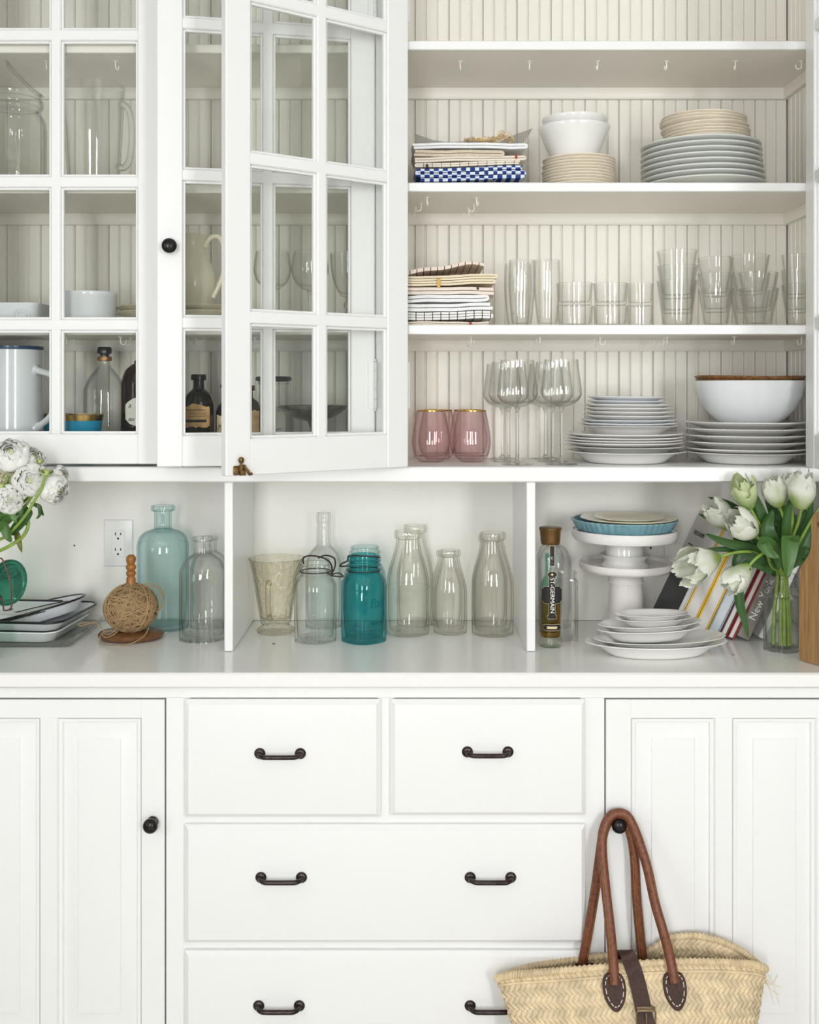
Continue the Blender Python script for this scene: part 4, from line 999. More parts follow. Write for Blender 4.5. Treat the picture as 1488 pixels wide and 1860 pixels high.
# --- twine ball on its wooden holder
M['turned'] = wood('honey_turned_wood', (.24, .085, .016), (.42, .18, .035), (3, 3, 12), .35, .1, 6)
M['holderbase'] = wood('walnut_stained_base', (.09, .036, .012), (.22, .095, .032), (12, 40, 40), .35, .2, 4)
M['twine'] = plain('jute_twine', (.36, .24, .12), .95, bump=.5, bscale=500, vary=.35)
def twine():
    Y = -.185; k = K(Y); X = PX(238, Y)
    th = thing('twine_holder', 'turned wooden twine holder with oval base and peg', 'holder', (X, Y, ZW))
    MB().lathe([(0, 0), (.062, 0), (.070, .004), (.073, .010), (.068, .016), (.058, .0185), (0, .019)], 48, sx=1.02, sy=.80).build('holder_base', M['holderbase'], th, 45, False)
    H = PZ(1007, Y)-ZW; r = .0105
    prof = [(0, .018), (.010, .018), (.0098, H-.092), (r, H-.080), (r, H-.054), (.0085, H-.051), (.0082, H-.049), (.0105, H-.046), (.0112, H-.042), (.0100, H-.0385), (.0078, H-.0365), (.0105, H-.0335), (.0118, H-.029), (.0105, H-.0245), (.0075, H-.0220), (.0100, H-.018), (.0114, H-.0125), (.0105, H-.006), (.0065, H-.0012), (0, H)]
    MB().lathe(prof, 28).build('peg', M['turned'], th, 50, False)
    zc_ = ZW+.0195+.050; R = .0585
    tb = thing('twine_ball', 'ball of brown jute twine wound on the wooden peg', 'twine ball', (X, Y, ZW+.0195))
    c = Vector((X, Y, zc_))
    MB().lathe([(.0125, -.036)] + [(R*.93*math.cos(a), R*.86*math.sin(a)) for a in [R_(q) for q in range(-60, 71, 10)]] + [(.0125, .038)], 32, tuple(c)).build('core', M['twine'], tb, 60)
    m = MB(); r_ = random.Random(11)
    groups = [(R_(20), 0), (R_(-35), .4), (R_(60), 1.2), (R_(-62), 2.0), (R_(38), 2.6), (R_(-18), 1.5), (R_(75), .7), (R_(-75), 2.2)]
    cols = []
    for gi, (tilt, az) in enumerate(groups):
        for q in range(11):
            tl = tilt + r_.uniform(-.16, .16); a2 = az + r_.uniform(-.25, .25); off = (-.75+1.5*(q+.5)/11+r_.uniform(-.03, .03))*R
            rr = math.sqrt(max(R*R-off*off, 1e-6))*(1+.006*gi+r_.uniform(-.004, .012))
            mt = Matrix.Rotation(a2, 3, 'Z') @ Matrix.Rotation(tl, 3, 'X')
            pts = []
            for s_ in range(34):
                t = 2*math.pi*s_/34; p = mt @ Vector((rr*math.cos(t), rr*math.sin(t), off))
                p.z *= .90
                rad = math.hypot(p.x, p.y)
                if rad < .0135: p.x *= .0135/max(rad, 1e-4); p.y *= .0135/max(rad, 1e-4)
                pts.append(c+p)
            m.tube(pts, .00125, 5, True)
            v_ = r_.uniform(.75, 1.15); cols += [(.40*v_, .265*v_, .13*v_)]*(34*5)
    mt_, nt_, b_ = newmat('jute_strands'); setp(b_, rough=.9)
    at_ = nt_.nodes.new('ShaderNodeAttribute'); at_.attribute_name = 'tint'; nt_.links.new(at_.outputs['Color'], b_.inputs['Base Color'])
    so = m.build('wound_strands', mt_, tb, 60); so['kind'] = 'stuff'
    ca = so.data.color_attributes.new('tint', 'FLOAT_COLOR', 'POINT'); ca.data.foreach_set('color', [c_ for col in cols for c_ in (*col, 1)])
    def loose(pts, nm='loose_strand'):
        MB().tube(bez(pts, 6), .0012, 6).build(nm, M['twine'], tb, 60)
    f = lambda px, py, y: P(px, py, y)
    loose([f(252, 1062, -.20), f(275, 1060, -.215), f(291, 1068, -.215), f(298, 1085, -.21), f(292, 1105, -.215), f(285, 1112, -.225)])
    loose([f(248, 1066, -.21), f(280, 1066, -.225), f(294, 1080, -.225), f(297, 1098, -.22), f(289, 1108, -.225)])
    loose([f(270, 1140, -.225), f(262, 1155, -.235), f(240, 1168, -.252), f(210, 1173, -.254), f(190, 1171, -.25), f(182, 1162, -.246), f(186, 1150, -.245), f(200, 1152, -.245), f(222, 1132, -.243)])
    loose([f(212, 1148, -.243), f(196, 1146, -.249), f(186, 1151, -.254), f(192, 1158, -.254), f(206, 1153, -.25), f(214, 1147, -.245)])
    loose([f(190, 1148, -.250), f(182, 1138, -.252), f(172, 1131, -.25), f(158, 1134, -.252), f(146, 1137, -.254), f(143, 1133, -.254), f(160, 1131, -.25), f(176, 1133, -.248)])
twine()

# --- enamelled trays
M['enamel'] = plain('white_enamel', (.80, .82, .82), .12, coat=.4)
M['enamel_grey'] = plain('aged_pale_grey_enamel', (.66, .66, .61), .18, coat=.3, vary=.06)
M['enamel_mottle'] = plain('worn_white_enamel', (.76, .77, .80), .2, coat=.3, vary=.12, bscale=14)
def rrect(w2, d2, z, r, n=6):
    out = []
    for cx, cy, a0 in ((w2-r, d2-r, 0), (-w2+r, d2-r, 90), (-w2+r, -d2+r, 180), (w2-r, -d2+r, 270)):
        for q in range(n+1): a = R_(a0+90*q/n); out.append((cx+r*math.cos(a), cy+r*math.sin(a), z))
    return out
def loft(loops, cap0=True, cap1=True):
    m = MB(); n = len(loops[0]); vs = [p for l in loops for p in l]; fs = []
    if cap0: fs.append(tuple(range(n)))
    if cap1: fs.append(tuple(range((len(loops)-1)*n, len(loops)*n)))
    for i in range(len(loops)-1):
        for q in range(n): fs.append((i*n+q, i*n+(q+1) % n, (i+1)*n+(q+1) % n, (i+1)*n+q))
    return m.add(vs, fs)
def tray(label, loc, rot, w2, d2, h, r, mat, rim_mat, rim_r=.0022, name='enamel_tray', oval=False, sl=.82):
    th = thing(name, label, 'tray', loc); th.rotation_euler = rot
    def lp(f, z, g=0):
        if oval: return [((w2*f-g)*math.cos(t), (d2*f-g)*math.sin(t), z) for t in [2*math.pi*q/56 for q in range(56)]]
        return rrect(w2-(1-f)*d2-g, d2*f-g, z, r*f)
    loft([lp(sl, 0), lp(sl+.02, .0012), lp(.97, h-.002), lp(1.0, h), lp(1.0, h, .003), lp(.955, h-.003), lp(sl-.01, .0030), lp(sl-.05, .0024)]).build('tray_body', mat, th, 45, False)
    MB().tube(lp(1.0, h, .0010), rim_r, 8, True).build('rim', rim_mat, th, 60, False)
    return th
def trays():
    Yt_ = -.150
    # bottom: clear glass tray with fluted edge
    th = thing('glass_tray', 'clear pressed-glass tray with scalloped corners under the enamel trays', 'tray', (-.886, Yt_, ZW))
    k = K(-.27)
    w2 = .149; d2 = .132
    def wavy(p, a):
        out = []
        for i, (x, y, z) in enumerate(p):
            t = math.atan2(y, x); out.append((x*(1+a*math.sin(26*t)), y*(1+a*math.sin(26*t)), z))
        return out
    loft([rrect(w2*.93, d2*.92, 0, .015), rrect(w2*.95, d2*.94, .002, .016), wavy(rrect(w2, d2, .017, .02, 12)[::1], .004) if False else rrect(w2, d2, .017, .02), rrect(w2-.004, d2-.004, .0185, .018), rrect(w2*.95-.004, d2*.94-.004, .0055, .015), rrect(w2*.92, d2*.91, .0045, .014)]).build('tray_body', M['glass'], th, 40, False)
    MB().tube([(x, y, .0035) for x, y, z in rrect(w2*.955, d2*.945, 0, .016)], .0020, 8, True).build('foot_ring', M['glass'], th, 60, False)
    for q in range(7):
        MB().tube([(w2-.003-q*.006, -d2+.0005+.0002*q, .004), (w2-.006-q*.006, -d2-.0010, .011), (w2-.004-q*.006, -d2+.001, .017)], .0017, 6).build('flute', M['glass_wavy'], th, 60, False)
    z = ZW+.0060
    tray('deep white enamel tray with a fine dark line beneath the black-rimmed tray', (-.9005, Yt_, z), (0, 0, R_(-4)), .131, .112, .024, .03, M['enamel'], M['enamel'], .0018)
    tray('deep white enamel tray with a bold black rim', (-.893, Yt_-.001, z+.0265), (0, 0, R_(-6)), .140, .118, .022, .034, M['enamel'], M['black'], .0030)
    tray('worn white enamel pie dish with a chipped black rim tilted on the trays', (PX(57, -.125), -.125, PZ(1106, -.125)-.026), (R_(-2), R_(-13.0), R_(4)), .130, .098, .026, .05, M['enamel_mottle'], M['black'], .0024, oval=True)
    tray('pale grey enamel plate with black rim lying tilted on top of the trays', (PX(42, -.145), -.145, PZ(1116, -.145)-.011), (R_(-3), R_(-13.0), R_(4)), .112, .080, .012, .05, M['enamel_grey'], M['black'], .0022, oval=True, sl=.86)
trays()

# --- middle niche
def etched_pitcher():
    Y = -.12; th = vessel('etched_glass_pitcher', 'etched straw-tinted glass pitcher with flared rim and foot', 'pitcher', 501, Y, ZW, 50, 1013,
        sm([(.66, 0), (.68, .035), (.62, .06), (.52, .085), (.50, .11), (.56, .16), (.68, .42), (.82, .74), (.93, .93), (1.0, 1.0)], 3), M['etched'], .0035, .030, None, 64, lambda t, z, r: 1+.012*math.sin(8*t) if z < .012 else 1+(.08*max(0, math.cos(t-.35))**16 if z > .13 else 0), parent=True)
    R, H = th['R'], th['H']
    handle([(-.13*R, -R*.70, H*.70), (-.13*R, -R*1.0, H*.72), (-.13*R, -R*1.18, H*.60), (-.13*R, -R*1.12, H*.42), (-.13*R, -R*.90, H*.28), (-.13*R, -R*.60, H*.22)], .0062, M['etched'], th)
etched_pitcher()
WINEB = sm([(.90, 0), (.97, .008), (1.0, .03), (1.0, .50), (.97, .565), (.82, .635), (.50, .695), (.40, .72), (.375, .80), (.35, .90), (.35, .915), (.38, .92), (.38, .985), (.35, 1.0)], 3)
vessel('tall_bottle', 'tall round-shouldered clear bottle behind the wire-bail jar', 'bottle', 588, -.060, ZW, 33, 931, WINEB, M['glass_wavy'], .0035, .010, n=48)
MASON = sm([(.86, 0), (.95, .012), (1.0, .05), (1.0, .62), (.97, .70), (.84, .775), (.74, .80), (.78, .815), (.78, .83), (.72, .84), (.72, .86), (.775, .868), (.775, .885), (.72, .895), (.72, .915), (.765, .922), (.765, .94), (.70, .95), (.70, .99), (.67, 1.0)], 2)
def squareish(t, z, r): return 1+.035*math.cos(4*t+math.pi*.0) if z < .13 else 1
def wire(pts, th, r=.0018, nm='wire_bail'):
    return MB().tube(bez(pts, 5), r, 6).build(nm, M['wire'], th, 60, False)
def mason(px, Y, r, top, mat, lab, n=56, t=.004):
    return vessel('mason_jar', lab, 'jar', px, Y, ZW, r, top, MASON, mat, t, .009, None, n, squareish, parent=True)
mj = mason(573, -.205, 37, 1014, M['glass_wavy'], 'clear glass canning jar with sprung wire bail')
R, H = mj['R'], mj['H']
MB().tube([(.76*R*math.cos(t), .76*R*math.sin(t), H*.845) for t in [2*math.pi*q/32 for q in range(32)]], .0013, 6, True).build('wire_band', M['wire'], mj, 60, False)
wire([(-.50*R, -.62*R, H*.955), (-.54*R, -.66*R, H*1.02), (-.30*R, -.66*R, H*1.055), (.20*R, -.62*R, H*1.045), (.62*R, -.50*R, H*1.0), (.80*R, -.30*R, H*.93), (.84*R, -.2*R, H*.86), (.80*R, -.25*R, H*.80)], mj)
wire([(.10*R, .55*R, H*.98), (.45*R, .4*R, H*1.02), (.90*R, .1*R, H*1.00), (.98*R, -.1*R, H*.92), (.86*R, -.2*R, H*.835)], mj)
wire([(.62*R, -.45*R, H*.835), (.84*R, -.35*R, H*.82), (1.15*R, -.35*R, H*.835), (1.38*R, -.35*R, H*.80), (1.28*R, -.35*R, H*.79), (.86*R, -.35*R, H*.80)], mj, .0015)
MB().lathe([(0, -.004), (.003, -.003), (.004, 0), (.003, .004), (0, .005)], 12, (.82*R, -.36*R, H*.815)).build('bail_knot', M['wire'], mj, 60, False)
tj = mason(661, -.200, 40, 1006, M['teal'], 'teal blue glass canning jar with embossed lettering', t=.005)
R, H = tj['R'], tj['H']
MB().tube([(.755*R*math.cos(t), .755*R*math.sin(t), H*.815) for t in [2*math.pi*q/36 for q in range(36)]], .0016, 6, True).build('wire_band', M['wire'], tj, 60, False)
wire([(-.70*R, -.34*R, H*.985), (-.40*R, -.62*R, H*1.005), (.1*R, -.72*R, H*1.002), (.55*R, -.50*R, H*.985), (.74*R, -.2*R, H*.965)], tj)
wire([(-.70*R, -.34*R, H*.985), (-.74*R, -.32*R, H*.93), (-.95*R, -.32*R, H*.905), (-1.06*R, -.32*R, H*.875), (-.98*R, -.32*R, H*.868), (-.70*R, -.36*R, H*.875)], tj)
for t, dz, s in (('Ball', .46, .030), ('MASON', .24, .010)):
    m = wrap(text_mesh(t, s, .0007, .25 if s > .02 else 0, 'LEFT'), R*1.0, H*dz, R*.28, .0002); m.build('embossed_lettering', M['teal'], tj, 40, False)
# the paler jar standing right behind the teal one
bj = vessel('mason_jar', 'paler aqua canning jar standing behind the teal one', 'jar', 663, -.085, ZW, 37, 992, MASON, M['aqua'], .004, .009, None, 48, squareish)
# milk bottles
MILK = sm([(.86, 0), (.95, .010), (1.0, .045), (1.0, .46), (.965, .55), (.84, .66), (.68, .77), (.575, .86), (.53, .915), (.54, .925), (.61, .932), (.625, .95), (.625, .98), (.60, 1.0)], 3)
def milk(px, Y, r, top, lab, emb=None, grp='glass milk bottles'):
    th = vessel('milk_bottle', lab, 'bottle', px, Y, ZW, r, top, MILK, M['glass_old'], .0042, .010, grp, 56, None, parent=True)
    R, H = th['R'], th['H']
    for t, z, s, dx in (emb or ()):
        wrap(text_mesh(t, s, .0006, 0, 'CENTER'), R, H*z, dx, .0001).build('embossed_lettering', M['glass_old'], th, 40, False)
    if emb: MB().tube([(R*1.0*math.cos(t), R*1.0*math.sin(t), H*.455) for t in [2*math.pi*q/48 for q in range(48)]], .0008, 5, True).build('moulded_ring', M['glass_old'], th, 60, False)
milk(741, -.135, 39, 964, 'large embossed milk bottle beside the teal jar', [('BSUTI', .36, .016, -.012), ('P', .24, .013, -.022)])
milk(754, -.045, 33, 954, 'large milk bottle standing behind the embossed one')
milk(818, -.125, 30.5, 999, 'small cream bottle between the two large milk bottles')
milk(811, -.048, 29, 1000, 'small cream bottle hidden behind its twin')
milk(895, -.138, 38, 967, 'large plain milk bottle beside the niche divider')
milk(889, -.043, 32, 972, 'large milk bottle directly behind the plain one at the divider')

# --- right niche: liqueur bottle
M['capbronze'] = plain('satin_bronze_cap', (.20, .115, .045), .32, metal=.85)
def liqueur():
    Y = -.255; k = K(Y); X = PX(1000, Y); zb = ZW; R = 24.0*k; H = PZ(985, Y)-zb
    th = thing('liqueur_bottle', 'fluted liqueur bottle with black cross label and amber liquid', 'bottle', (X, Y, zb))
    prof = [(.80, 0), (.88, .008), (.90, .035), (.82, .085), (.80, .10), (.82, .30), (.90, .60), (1.0, .80), (1.02, .845), (.98, .89), (.86, .935), (.66, .97), (.50, .99), (.46, 1.0)]
    flute = lambda t, z, r: (1+.035*math.cos(8*t)) if z < H*.86 else 1+.035*math.cos(8*t)*max(0, 1-(z-H*.86)/(H*.06))
    outer = sm(prof, 3)
    MB().lathe(shell(outer, R, H, .0032, H*.085), 64, rmod=flute).build('body', M['glass'], th, 50, False)
    lq = [(0, H*.092)] + [(.70*R, H*.094), (.735*R, H*.12), (.735*R, H*.30), (.755*R, H*.455), (0, H*.457)]
    MB().lathe(lq, 48).build('liqueur', M['liquor'], th, 50, False)
    ch = PZ(958, Y)-PZ(985, Y)
    MB().lathe([(0, H-.004), (.68*R, H-.004), (.72*R, H), (.74*R, H+.2*ch), (.80*R, H+.78*ch), (.86*R, H+.90*ch), (.86*R, H+ch), (.80*R, H+ch+.0008), (0, H+ch+.001)], 40).build('cap', M['capbronze'], th, 40, False)
    RL = R*.90
    gold = plain('pale_gold_print', (.75, .60, .34), .5); white = plain('white_print', (.85, .83, .76), .6)
    def plate_shape(w_, h, z, gx=.0006, shape=None, dx=0.0):
        for nm, mat, e, l in (('label_border', gold, gx, .0022), ('label_plate', M['ink'], 0, .0026)):
            m = label_patch(RL, w_+2*e, h+2*e, .0004, 15, 4, 0, shape); wrap(m, RL, z, dx, l).build(nm, mat, th, 40, False)
    zl = lambda py: PZ(py, Y-.03)-zb
    dxc = PX(1000.5, Y-.03)-PX(1000, Y-.03)
    lob = lambda u: (-1+.28*(abs(2*u-1) > .72), 1-.28*(abs(2*u-1) > .72))
    plate_shape(.0445, zl(1066)-zl(1097), (zl(1066)+zl(1097))/2, shape=lob)
    plate_shape(.0125, zl(1039)-zl(1124), (zl(1039)+zl(1124))/2)
    plate_shape(.0180, .0090, zl(1044), shape=lob); plate_shape(.0180, .0085, zl(1121), shape=lob)
    plate_shape(.0085, zl(992)-zl(1028), (zl(992)+zl(1028))/2)
    plate_shape(.0370, zl(1135)-zl(1146), (zl(1135)+zl(1146))/2, shape=lob)
    wrap(label_patch(RL, .020, .0050, .0003, 9, 3), RL, (zl(1135)+zl(1146))/2, 0, .0032).build('gold_bar', gold, th, 40, False)
    m = text_mesh('ST-GERMAIN', .0115, .0003, 0, 'CENTER', 0.0)
    L = max(v.x for v in m.v)-min(v.x for v in m.v); want = zl(1050)-zl(1114)
    m.v = [Vector((v.y, -v.x*want/L, v.z)) for v in m.v]
    wrap(m, RL, (zl(1050)+zl(1114))/2, 0, .0034).build('label_lettering', white, th, 40, False)
    m = MB()
    for a in range(4):
        m.prism([(0, 0), (.0012, .0012), (0, .0036), (-.0012, .0012)], 0, .0002, 'z') if a == 0 else m.join(MB().prism([(0, 0), (.0012, .0012), (0, .0036), (-.0012, .0012)], 0, .0002, 'z'), Matrix.Rotation(R_(90*a), 4, 'Z'))
    wrap(m, RL, zl(1044), 0, .0034).build('label_emblem', gold, th, 40, False)
liqueur()
# glass jars behind the liqueur bottle
SQ = sm([(.92, 0), (1.0, .02), (1.0, .80), (.94, .86), (.86, .88), (.86, .97), (.90, 1.0)], 3)
sqm = lambda t, z, r: 1/max(abs(math.cos(t)), abs(math.sin(t)))**.75
vessel('square_canister', 'square clear glass canister behind the liqueur bottle', 'canister', 1030, -.195, ZW, 19.0, 1038, SQ, M['glass'], .004, .008, n=48, rmod=sqm)
vessel('green_bottle', 'small green tinted bottle seen through the liqueur bottle', 'bottle', 996, -.12, ZW, 16, 1005, WINEB, M['greenglass'], .003, .008, n=40)
vessel('round_flask', 'round-shouldered clear flask behind the liqueur bottle', 'flask', 1008, -.055, ZW, 30, 985, RND, M['glass'], .0035, .010, n=48)

# --- cake stands
M['stand_pink'] = plain('blush_white_glazed_stand', (.82, .78, .75), .13, coat=.3)
def cake_stand(name, lab, px, Y, zb, Rpx, zt, mat, lip=.012, base=.50, neck=.36, flat=False):
    k = K(Y); R = Rpx*k; H = zt-zb
    th = thing(name, lab, 'cake stand', (PX(px, Y), Y, zb))
    hp = H-lip
    MB().lathe([(0, 0), (base*R, 0), (base*R*1.0, .004)] + sm([(base*R*.99, .006), (base*R*.86, .014), (neck*R*1.35, .030), (neck*R*1.08, .30*hp), (neck*R*1.02, .55*hp), (neck*R, .80*hp), (neck*R*1.06, .82*hp), (neck*R*1.06, .85*hp), (neck*R*1.0, .87*hp), (neck*R*1.12, .94*hp), (neck*R*1.35, hp-.002)], 3) + [(0, hp-.0015)], 56).build('pedestal', mat, th, 45, False)
    MB().lathe([(0, hp-.0012), (neck*R*1.40, hp-.001), (.80*R, hp+.0005), (.95*R, hp+.003), (1.0*R, hp+.45*lip), (1.0*R, H-.0015), (.985*R, H), (.96*R, H-.0005)] + ([(.945*R, H-.0028), (.80*R, H-.0033), (0, H-.0034)] if flat else [(.945*R, H-.35*lip), (.80*R, hp+.45*lip), (0, hp+.42*lip)]), 64).build('stand_plate', mat, th, 45, False)
    return th, R
Ycs = -.135
z1 = PZ(1040, Ycs)-.0
cs1, R1 = cake_stand('cake_stand', 'lower blush-white cake stand carrying a second stand', 1137, Ycs, ZW, 84, PZ(1033, Ycs-.10), M['stand_pink'], .022, .60, .36)
z1 = PZ(1033, Ycs-.10)-.022+.022*.42+.0006
zt2 = PZ(972, Ycs-.11)
cs2, R2 = cake_stand('cake_stand', 'upper white cake stand holding a blue fluted tart dish', 1135, Ycs, z1, 96, zt2, M['china'], .027, .44, .34, True)
z2 = zt2-.0026
M['tart_blue'] = plain('blue_glazed_stoneware', (.20, .38, .44), .25, vary=.15, bscale=40)
flut = lambda t, z, r: 1+.022*abs(math.sin(24*t))*(1 if z > .003 else .3)
k = K(Ycs); RT = 94*k
solo(MB().lathe([(0, 0), (.86*RT, 0), (.90*RT, .004), (.975*RT, .021), (1.0*RT, .0235), (1.0*RT, .026), (.96*RT, .026), (.89*RT, .006), (.84*RT, .004), (0, .004)], 384, rmod=flut), 'tart_dish', M['tart_blue'], 'blue fluted tart dish on the upper cake stand', 'dish', (PX(1134, Ycs), Ycs, z2), None, 35)
solo(MB().lathe([(r*87*k, z*.019) for r, z in PLATE], 64), 'cream_rimmed_plate', M['cream_ware'], 'cream plate lying in the blue tart dish', 'plate', (PX(1142, Ycs), Ycs, z2+.0108), None, 45)
solo(MB().lathe([(r*62*k, z*.014) for r, z in PLATE], 120, rmod=lambda t, z, r: 1+.008*math.sin(40*t)), 'beaded_saucer', M['cream_ware'], 'small beaded saucer topmost on the cake stands', 'saucer', (PX(1142, Ycs), Ycs, z2+.0168), None, 45)

# --- oval platters in front
OV = [(0, 0), (.62, 0), (.65, .02), (.70, .20), (.82, .62), (.97, .90), (1.0, .95), (.99, 1.0), (.96, .99), (.81, .76), (.68, .42), (.58, .26), (0, .22)]
def oval(lab, px, Y, z, a, b, h, mat, rz=0, tilt=0, rm=None):
    m = MB().lathe([(r*a, q*h) for r, q in OV], 72, sy=b/a, rmod=rm)
    return solo(m, 'oval_platter', mat, lab, 'platter', (PX(px, Y), Y, z), 'white oval platters stacked before the cake stands', 45, (0, R_(tilt), R_(rz)))
ko = K(-.33)
Yo = -.325
zo = ZW
oval('largest oval platter with a broad rim at the bottom of its pile', 1192, Yo, zo, 131*ko, .082, .030, M['china'], 4, 0); zo += .0150
oval('ribbed oval platter second from the bottom of its pile', 1199, Yo, zo+.001, 121*ko, .074, .022, M['china'], 4, -1.2, lambda t, z, r: 1+.004*math.sin(60*t)); zo += .0155
oval('deep oval dish in the middle of the platter pile', 1179, Yo+.008, zo, 96*ko, .060, .026, M['china'], 2, -2.0); zo += .0165
oval('oval dish under the two small ones in the platter pile', 1181, Yo+.008, zo, 95*ko, .058, .020, M['china'], 2, -2.4); zo += .0125
oval('small oval dish second from the top of the platter pile', 1187, Yo+.010, zo+.0, 70*ko, .044, .017, M['china'], 1, -1.6); zo += .0110
oval('smallest oval dish on top of the platter pile', 1184, Yo+.010, zo, 68*ko, .042, .015, M['china'], 1, -.8)

# --- leaning books
M['pages'] = wood('book_page_edges', (.58, .56, .53), (.82, .81, .79), (900, 3, 1), .8, .1, 1.0)
M['pages_blue'] = wood('cool_page_edges', (.50, .54, .58), (.74, .78, .81), (900, 3, 1), .8, .1, 1.0)
def bookmat(n, c, r=.45): return plain(n, c, r)
BM = dict(cover=bookmat('pale_grey_cover', (.60, .58, .55)), dark=bookmat('black_cover', (.02, .02, .022), .4), yellow=bookmat('yellow_cover', (.78, .47, .02)), white=bookmat('white_cover', (.80, .80, .79)),
          red=bookmat('dark_red_cover', (.28, .012, .014)), taupe=bookmat('taupe_spine', (.22, .19, .165)), grey=bookmat('slate_cover', (.30, .33, .36)), wine=bookmat('wine_cover', (.10, .012, .016)))
LEAN = R_(25.5)
def book(lab, t, h, dep, xr, Yf_, cov, pages, spine_front=False, text=None, yaw=0.0, lift=0.0, hinge_front=None):
    """book standing on its lower edge, leaning to the right; xr is the x of the corner it rests on"""
    th = thing('book', lab, 'book', (xr, Yf_, ZW+lift)); th.rotation_euler = (0, LEAN, yaw)
    b = .0028
    if spine_front:
        MB().box(-t, 0, 0, .004, 0, h, .0012).build('spine', cov, th, 40, False)
        MB().box(-t, -t+b, .0041, dep, 0, h).build('cover', cov, th, 40, False); MB().box(-b, 0, .0041, dep, 0, h).build('cover', cov, th, 40, False)
        MB().box(-t+b, -b, .0042, dep-.004, .003, h-.003).build('pages', pages, th, 40, False)
    else:
        MB().box(-t, -t+b, 0, dep, 0, h, .0004).build('cover', cov, th, 40, False); MB().box(-b, 0, 0, dep, 0, h, .0004).build('cover', cov, th, 40, False)
        MB().box(-t+b, -b, .004, dep-.004, .003, h-.003).build('pages', pages, th, 40, False)
        MB().box(-t, 0, dep, dep+.003, 0, h, .0004).build('spine', cov, th, 40, False)
    return th
def books():
    # corner x of each book on the worktop, from the right-hand one back to the left
    kb = K(-.2); c = math.cos(LEAN)
    x = PX(1361, -.215); yf = -.212; dep = .190
    specs = [('taupe book with pale lettering down its spine, leaning by the vase', .0285, .270, 'taupe', 'pages', True, -.212),
             ('book with bright red cover edge between the taupe and slate ones', .0150, .262, 'red', 'pages', False, -.205),
             ('wine red book leaning beside the red edged one', .0160, .255, 'wine', 'pages', False, -.200),
             ('slate blue book with cool page edges in the leaning row', .0260, .275, 'grey', 'pages_blue', False, -.196),
             ('yellow covered book leaning beside the slate blue one', .0300, .285, 'yellow', 'pages', False, -.192),
             ('yellow covered book with the thickest white page block in the row', .0330, .290, 'yellow', 'pages', False, -.188)]
    for i, (lab, t, h, cv, pg, sp, yf) in enumerate(specs):
        th = book(lab, t, h, min(dep, -yf-.004), x, yf, BM[cv], M[pg], sp)
        if i == 0:
            m = text_mesh('New York Interior', .0235, .0003, 0, 'LEFT')
            m.v = [Vector((-.0140-v.y*1.0+0*t, -.0004-v.z, .046+v.x)) for v in m.v]; m.build('spine_lettering', BM['white'], th, 40, False)
        if cv in ('yellow',):   # white jacket inside face, only the edge is yellow
            pass
        x -= t/c + .0006
    # the big pale book whose front cover is in view
    t = .0120; th = book('large pale grey book with a dark photo on its cover, outermost of the row', t, .292, .178, x, -.184, BM['cover'], M['pages'])
    MB().box(-t-.0006, -t, .0, .178, .0, .135).build('cover_photo', BM['dark'], th, 40, False)
    MB().box(-t-.0008, -t, .112, .150, .208, .2105).build('cover_rule', M['ink'], th, 40, False)
    for tx, zz, s in (('THIS IS HOME', .240, .0150),):
        m = text_mesh(tx, s, .0002, 0, 'LEFT'); m.v = [Vector((-t-.0008-v.z, .150-v.x, zz+v.y)) for v in m.v]; m.build('cover_lettering', M['ink'], th, 40, False)
    # white book behind the vase
    o = book('plain white book standing behind the vase jar', .014, .225, .170, PX(1388, -.2)+.001, -.200, BM['white'], M['pages'], True)
books()

# --- paddle board at the end of the worktop
M['board'] = wood('oiled_chopping_board', (.22, .105, .036), (.46, .27, .11), (60, 60, 3), .5, .2, 3)
def board():
    a = Vector((PX(1452, -.381), -.381, 0)); b = Vector((.862, -.470, 0)); d = (b-a); wdt = d.length; d.normalize()
    ang = math.atan2(d.y, d.x); hw = wdt/2; t = .018
    H = .312; out = []
    side = [(hw, .004), (hw, .175), (hw*.98, .186), (hw*.86, .200), (hw*.52, .222), (hw*.40, .238), (hw*.36, .262), (hw*.40, .290), (hw*.34, .304), (hw*.18, H), (0, H+.001)]
    poly = [(-hw+.004, 0), (hw-.004, 0)] + side + [(-x, z) for x, z in reversed(side[:-1])]
    # with a round hanging hole near the top of the handle
    hole = [(.006*math.cos(q), .288+.006*math.sin(q)) for q in [2*math.pi*i/20 for i in range(20)]]
    bm = bmesh.new()
    vo = [bm.verts.new((x, 0, z)) for x, z in poly]; vh = [bm.verts.new((x, 0, z)) for x, z in hole]
    eo = [bm.edges.new((vo[i], vo[(i+1) % len(vo)])) for i in range(len(vo))]; eh = [bm.edges.new((vh[i], vh[(i+1) % 20])) for i in range(20)]
    bmesh.ops.triangle_fill(bm, use_beauty=True, use_dissolve=False, edges=eo+eh)
    r = bmesh.ops.extrude_face_region(bm, geom=bm.faces[:]); bmesh.ops.translate(bm, vec=(0, t, 0), verts=[v for v in r['geom'] if isinstance(v, bmesh.types.BMVert)])
    bmesh.ops.recalc_face_normals(bm, faces=bm.faces)
    me = bpy.data.meshes.new('chopping_board'); bm.to_mesh(me); bm.free(); me.materials.append(M['board'])
    o = bpy.data.objects.new('chopping_board', me); COL.objects.link(o)
    m = (a+b)/2; o.location = (m.x, m.y, ZW+.0004); o.rotation_euler = (R_(0), 0, ang)
    tag(o, 'oiled wooden paddle board with a hanging hole beside the tulips', 'chopping board')
board()
